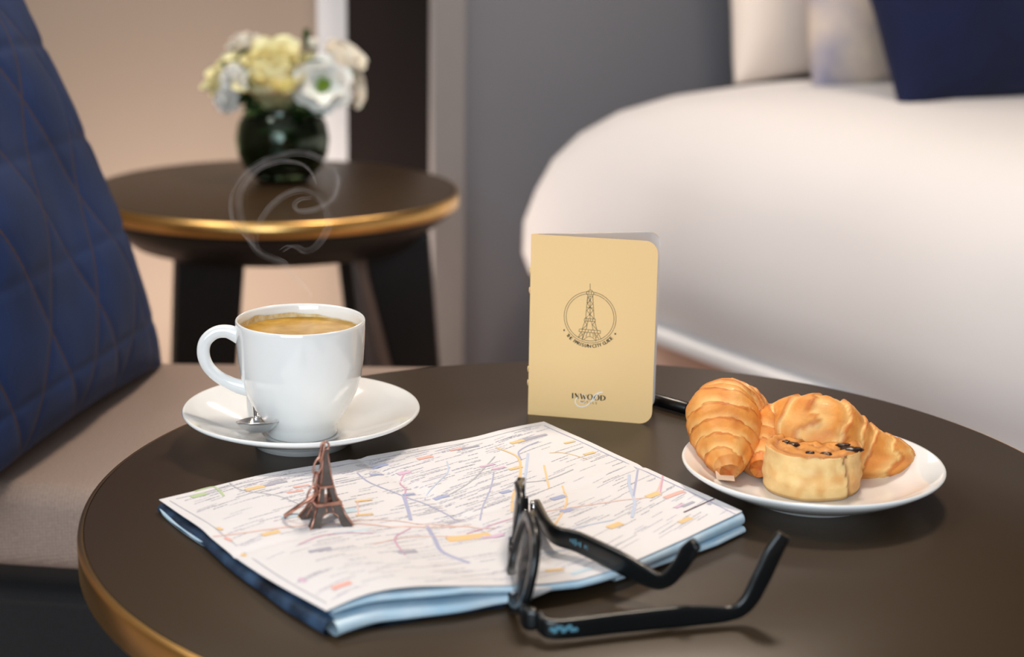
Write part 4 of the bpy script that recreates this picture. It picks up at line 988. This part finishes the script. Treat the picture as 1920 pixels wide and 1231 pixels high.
# ---------------------------------------------------------------- sunglasses, upside down
Ng = at(980, 1193, TZ); Fg = at(975, 992, TZ); Mg = at(948, 1092, TZ)
sg = thing('sunglasses', 'black sunglasses lying upside down with open arms over the map edge', 'sunglasses', Mg)
M['lens'] = mat('dark_tinted_lens', (120, 118, 118), .03, trans=.85, ior=1.2, noise=.02)
base_z = .0005
def G(s, h, d=0.0):
    """s -1..1 across the front from near to far, h height above the brow, d outwards"""
    t = (s+1)/2; p = Ng*(1-t)**2*1.0 + Mg*2*t*(1-t)*1.0 + Fg*t*t
    p = Ng*(1-t) + Fg*t; bow_ = (Mg - (Ng+Fg)/2)*((1-s*s) if s < 0 else max(0, 1-s)**1.5); h = h*(1-.30*min(1, max(0, s*1.6))); p = p + bow_
    tn_ = (Fg-Ng) + (Mg-(Ng+Fg)/2)*(-2*s)*2; tn_.z = 0; tn_.normalize(); nr_ = Vector((tn_.y, -tn_.x, 0))
    if nr_.x < 0: nr_ = -nr_
    lean_ = math.radians(13 if s < 0 else max(2, 13-26*s))
    q = p + nr_*(math.sin(lean_)*h + d) + Vector((0, 0, base_z + math.cos(lean_)*h + (.009*max(0, t-.25) )))
    return q
def lens_outline(c, n=48):
    pts = []
    for k in range(n):
        a = 2*math.pi*k/n; x, y = math.cos(a), math.sin(a)
        e = 2.7; r = (abs(x)**e + abs(y)**e)**(-1/e)
        xx, yy = x*r, y*r
        wdt = .345*(1 - .10*yy); pts.append((c + xx*wdt, .0255 + yy*.0185))
    return pts
HW = 72.
for c in (-.49, .49):
    ol = lens_outline(c); n = len(ol)
    V = []
    for d in (-.0019, .0019):
        for kk in (1.0, 1.0):
            pass
    rows = []
    for (gx, gh, d) in ((0, 0, -.0018), (.072, .0042, -.0020), (.072, .0042, .0020), (0, 0, .0018)):
        row = []
        for s, h in ol:
            ds, dh = s-c, h-.0255; l_ = math.hypot(ds/.345, dh/.0185)
            ex = gx if True else 0
            row.append(G(s + ds/.345/l_*ex, h + dh/.0185/l_*gh*(1.35 if dh < 0 else 1), d))
        rows.append(row)
    V = [p for r_ in rows for p in r_]; f = []
    for a in range(4):
        b = (a+1) % 4
        for k in range(n): f.append((a*n+k, a*n+(k+1) % n, b*n+(k+1) % n, b*n+k))
    mesh('rim', V, f, M['frame'], sg)
    lv = [G(s, h, -.0005) for s, h in ol] + [G(s, h, .0009) for s, h in ol] + [G(c, .0255, -.0022), G(c, .0255, -.0008)]
    f = [(2*n, (k+1) % n, k) for k in range(n)] + [(2*n+1, n+k, n+(k+1) % n) for k in range(n)] + [(k, (k+1) % n, n+(k+1) % n, n+k) for k in range(n)]
    mesh('lens', lv, f, M['lens'], sg)['label'] = 'smoky grey lens'
brg = smooth_path([G(-.10, .018), G(-.05, .0135), G(0, .012), G(.05, .0135), G(.10, .018)], 4)
mesh('bridge', *blade(brg, [.012, .009, .008, .009, .012], [.0042]), M['frame'], sg)
for s in (-1, 1):
    mesh('nose_pad', *tube(smooth_path([G(s*.11, .018, .002), G(s*.10, .025, .0055), G(s*.13, .031, .003)], 4), [.0018, .0028, .0018], 10), M['frame'], sg)
    e = [G(s*.90, .009, .0), G(s*1.0, .009, .0002), G(s*1.03, .009, .004)]
    mesh('end_piece', *blade(smooth_path(e, 4), [.0115, .0115, .0105], [.0042, .005, .005]), M['frame'], sg)
# arms: measured along the photographed outlines
def ground(px, py, z): return at(px, py, TZ+z)
n0 = G(-1.03, .009, .005)
g1 = ground(1170, 1166, .0068); g2 = ground(1290, 1154, .0068); g3 = ground(1368, 1149, .0065)
dn = (g3 - g1); dn.z = 0; dn.normalize()
def armpt(px, py, p, d):        # the point seen at a pixel in the upright plane through the arm
    nrm = Vector((-d.y, d.x, 0)); return atp(px, py, p, nrm)
na = [n0, ground(1040, 1179, .0072), g1, g2, g3, armpt(1402, 1128, g3, dn), armpt(1428, 1080, g3, dn), armpt(1450, 1034, g3, dn), armpt(1470, 1002, g3, dn)]
near_arm = smooth_path(na, 6)
arm = mesh('temple_arm', *blade(near_arm, [.0095, .0098, .0105, .0110, .0075, .0085, .0098, .0095, .0070], [.0042, .0040, .0038, .0038, .0040, .0042, .0042, .0042, .0036]), M['frame'], sg)
f0 = G(1.02, .009, .006)
h1 = ground(1085, 1016, .018); h2 = ground(1155, 1050, .0165); h3 = ground(1212, 1080, .0130)
df = (h3-h1); df.z = 0; df.normalize()
fa = [f0+Vector((.003, 0, 0)), ground(1035, 998, .018), h1, h2, h3, armpt(1245, 1089, h3, df), armpt(1272, 1064, h3, df), armpt(1290, 1036, h3, df), armpt(1304, 1018, h3, df)]
mesh('temple_arm', *blade(smooth_path(fa, 6), [.0085, .0098, .0115, .0122, .0105, .0075, .0080, .0090, .0065], [.0042, .0040, .0038, .0038, .0040, .0042, .0042, .0042, .0036]), M['frame'], sg)
for p, q in ((G(-1.0, .009, .0035), n0), (G(1.0, .009, .004), f0)):
    c = p.lerp(q, .8) + Vector((.0015, -.001, 0))
    mesh('hinge', *join([xf(lathe([(0, -.0035), (.0018, -.0035), (.0018, .0035), (0, .0035)], 12), Matrix.Translation(c)), xf(lathe([(0, -.001), (.0026, -.001), (.0026, .001), (0, .001)], 12), Matrix.Translation(c + Vector((.0012, -.0012, 0))))]), M['steel'], sg)['label'] = 'small silver hinge'
for s in (-.93, -.88, .93, .88):
    mesh('rivet', *xf(lathe([(0, -.0006), (.0011, -.0004), (.0011, .0006), (0, .0008)], 10), Matrix.Translation(G(s, .009, .0024))), M['steel'], sg)
# pale illegible marks on the inner face of the far arm, silver mark on the near arm
wn = Vector((df.y, -df.x, 0)); wn = wn if wn.y < 0 else -wn; parts = []
for k in range(16):
    px = 1042 + k*4.6; py = 1000 + k*2.05
    if k in (5, 11): continue
    c = armpt(px, py, h1 + wn*.0024, df); wd = .00045; hh = .0008 + .0005*((k*7) % 3)
    parts.append(([c-df*wd+Vector((0, 0, -hh)), c+df*wd+Vector((0, 0, -hh)), c+df*wd+Vector((0, 0, hh)), c-df*wd+Vector((0, 0, hh))], [(0, 1, 2, 3)]))
M['palemark'] = mat('pale_blue_print', (96, 150, 170), .4, noise=.05)
mesh('arm_print', *join(parts), M['palemark'], sg, smooth=False)['label'] = 'tiny pale print inside the far arm'
parts = []; wn2 = Vector((dn.y, -dn.x, 0)); wn2 = wn2 if wn2.y < 0 else -wn2
for k in range(9):
    c = armpt(1035 + k*5.5, 1179 - k*.2 + 4*math.sin(k*1.9), near_arm[7] + wn2*.0026, dn); r_ = .0013
    parts.append(([c + dn*r_*math.cos(t) + Vector((0, 0, r_*.8*math.sin(t))) for t in np.linspace(0, 2*math.pi, 10, endpoint=False)], [tuple(range(10))]))
mesh('arm_emblem', *join(parts), M['palemark'], sg, smooth=False)['label'] = 'silvery blue emblem near the hinge'
# ---------------------------------------------------------------- steam above the cup
ms = bpy.data.materials.new('steam'); ms.use_nodes = True; t = ms.node_tree; N = t.nodes; L = t.links
for n_ in list(N): N.remove(n_)
om = N.new('ShaderNodeOutputMaterial'); mxs = N.new('ShaderNodeMixShader'); tr_ = N.new('ShaderNodeBsdfTransparent'); df_ = N.new('ShaderNodeBsdfDiffuse'); tl = N.new('ShaderNodeBsdfTranslucent'); ad = N.new('ShaderNodeMixShader')
df_.inputs[0].default_value = (.9, .88, .9, 1); tl.inputs[0].default_value = (.9, .88, .9, 1)
L.new(df_.outputs[0], ad.inputs[1]); L.new(tl.outputs[0], ad.inputs[2]); ad.inputs[0].default_value = .5
nt = N.new('ShaderNodeTexNoise'); nt.inputs['Scale'].default_value = 60; tcn = N.new('ShaderNodeTexCoord'); L.new(tcn.outputs['Object'], nt.inputs['Vector'])
mr = N.new('ShaderNodeMapRange'); mr.inputs[1].default_value = .3; mr.inputs[2].default_value = .7; mr.inputs[3].default_value = .004; mr.inputs[4].default_value = .026
L.new(nt.outputs['Fac'], mr.inputs[0]); L.new(mr.outputs[0], mxs.inputs[0])
L.new(tr_.outputs[0], mxs.inputs[1]); L.new(ad.outputs[0], mxs.inputs[2]); L.new(mxs.outputs[0], om.inputs[0])
stm = thing('steam', 'thin curling wisps of white steam rising from the coffee cup', 'steam', (SC[0], SC[1], TZ+CFZ+.003))
LA = [(583, 566), (583, 556), (579, 546), (562, 528), (541, 509), (533, 494), (510, 484), (487, 473), (471, 452), (458, 426), (450, 400), (449, 369), (461, 341), (484, 317), (510, 306), (536, 302), (567, 308), (585, 325), (593, 346)]
LB = [(487, 473), (461, 445), (440, 421), (433, 395), (436, 364), (455, 330), (489, 304), (526, 291), (562, 286), (593, 294), (619, 309), (632, 328), (633, 348), (624, 372), (603, 387), (580, 395), (559, 395), (553, 385), (562, 374), (585, 369)]
LC = [(484, 473), (482, 463), (480, 442), (489, 416), (505, 390), (531, 367), (562, 356), (588, 363), (606, 380), (616, 406), (615, 429), (603, 450), (588, 465), (572, 470), (559, 463), (545, 462), (530, 472)]
rs = random.Random(3)
for nm, pts in (('a', LA), ('b', LB), ('c', LC)):
    for q_ in range(3):
        P = []
        for i, (x, y) in enumerate(pts):
            f_ = min(1, i/5) if nm == 'a' else 1
            j = (q_-1)*4.2*f_*(1+.8*math.sin(i*.55+q_))
            P.append(aty(x + j*math.cos(i*.4), y + j*math.sin(i*.4+.5), SC[1] + .006*math.sin(i*.35+q_)*f_ - .004))
        Q = smooth_path(P, 6); m_ = len(Q); R_ = [.0002 + (.0026 if q_ == 1 else .0010)*math.sin(math.pi*min(1, max(0.02, i/(m_-1))))**.6 for i in range(m_)]
        mesh('wisp', *tube(Q, R_, 8, cap=False), ms, stm)
# ---------------------------------------------------------------- tidy
def nest(o, part):              # make o a sub-part: meshes are written in world coordinates, so no offset is needed
    if o.parent is part.parent: o.parent = part; o.location = (0, 0, 0)
def kids(t, *names): return [c for c in t.children if c.name.split('.')[0] in names]
for o in kids(bk, 'tower_emblem', 'ring_lettering', 'name_lettering', 'small_lettering', 'script_flourish', 'gold_specks'): nest(o, kids(bk, 'front_cover')[0])
nest(pm, kids(mp, 'top_sheet')[0])
arms = sorted(kids(sg, 'temple_arm'), key=lambda o: o.name); rims = sorted(kids(sg, 'rim'), key=lambda o: o.name); lenses = sorted(kids(sg, 'lens'), key=lambda o: o.name); hg = sorted(kids(sg, 'hinge'), key=lambda o: o.name)
for a, b in zip(lenses, rims): nest(a, b)
for a, b in zip(hg, arms): nest(a, b)
nest(kids(sg, 'arm_emblem')[0], arms[0]); nest(kids(sg, 'arm_print')[0], arms[1])
lg_ = sorted(kids(kr, 'leg'), key=lambda o: o.name); le_ = sorted(kids(kr, 'leg_edge'), key=lambda o: o.name)
for a, b in zip(le_, lg_): nest(a, b)
for o in kids(kr, 'shaft_edge'): nest(o, kids(kr, 'shaft')[0])

for o in bpy.data.objects:
    if '_w' in o: del o['_w']
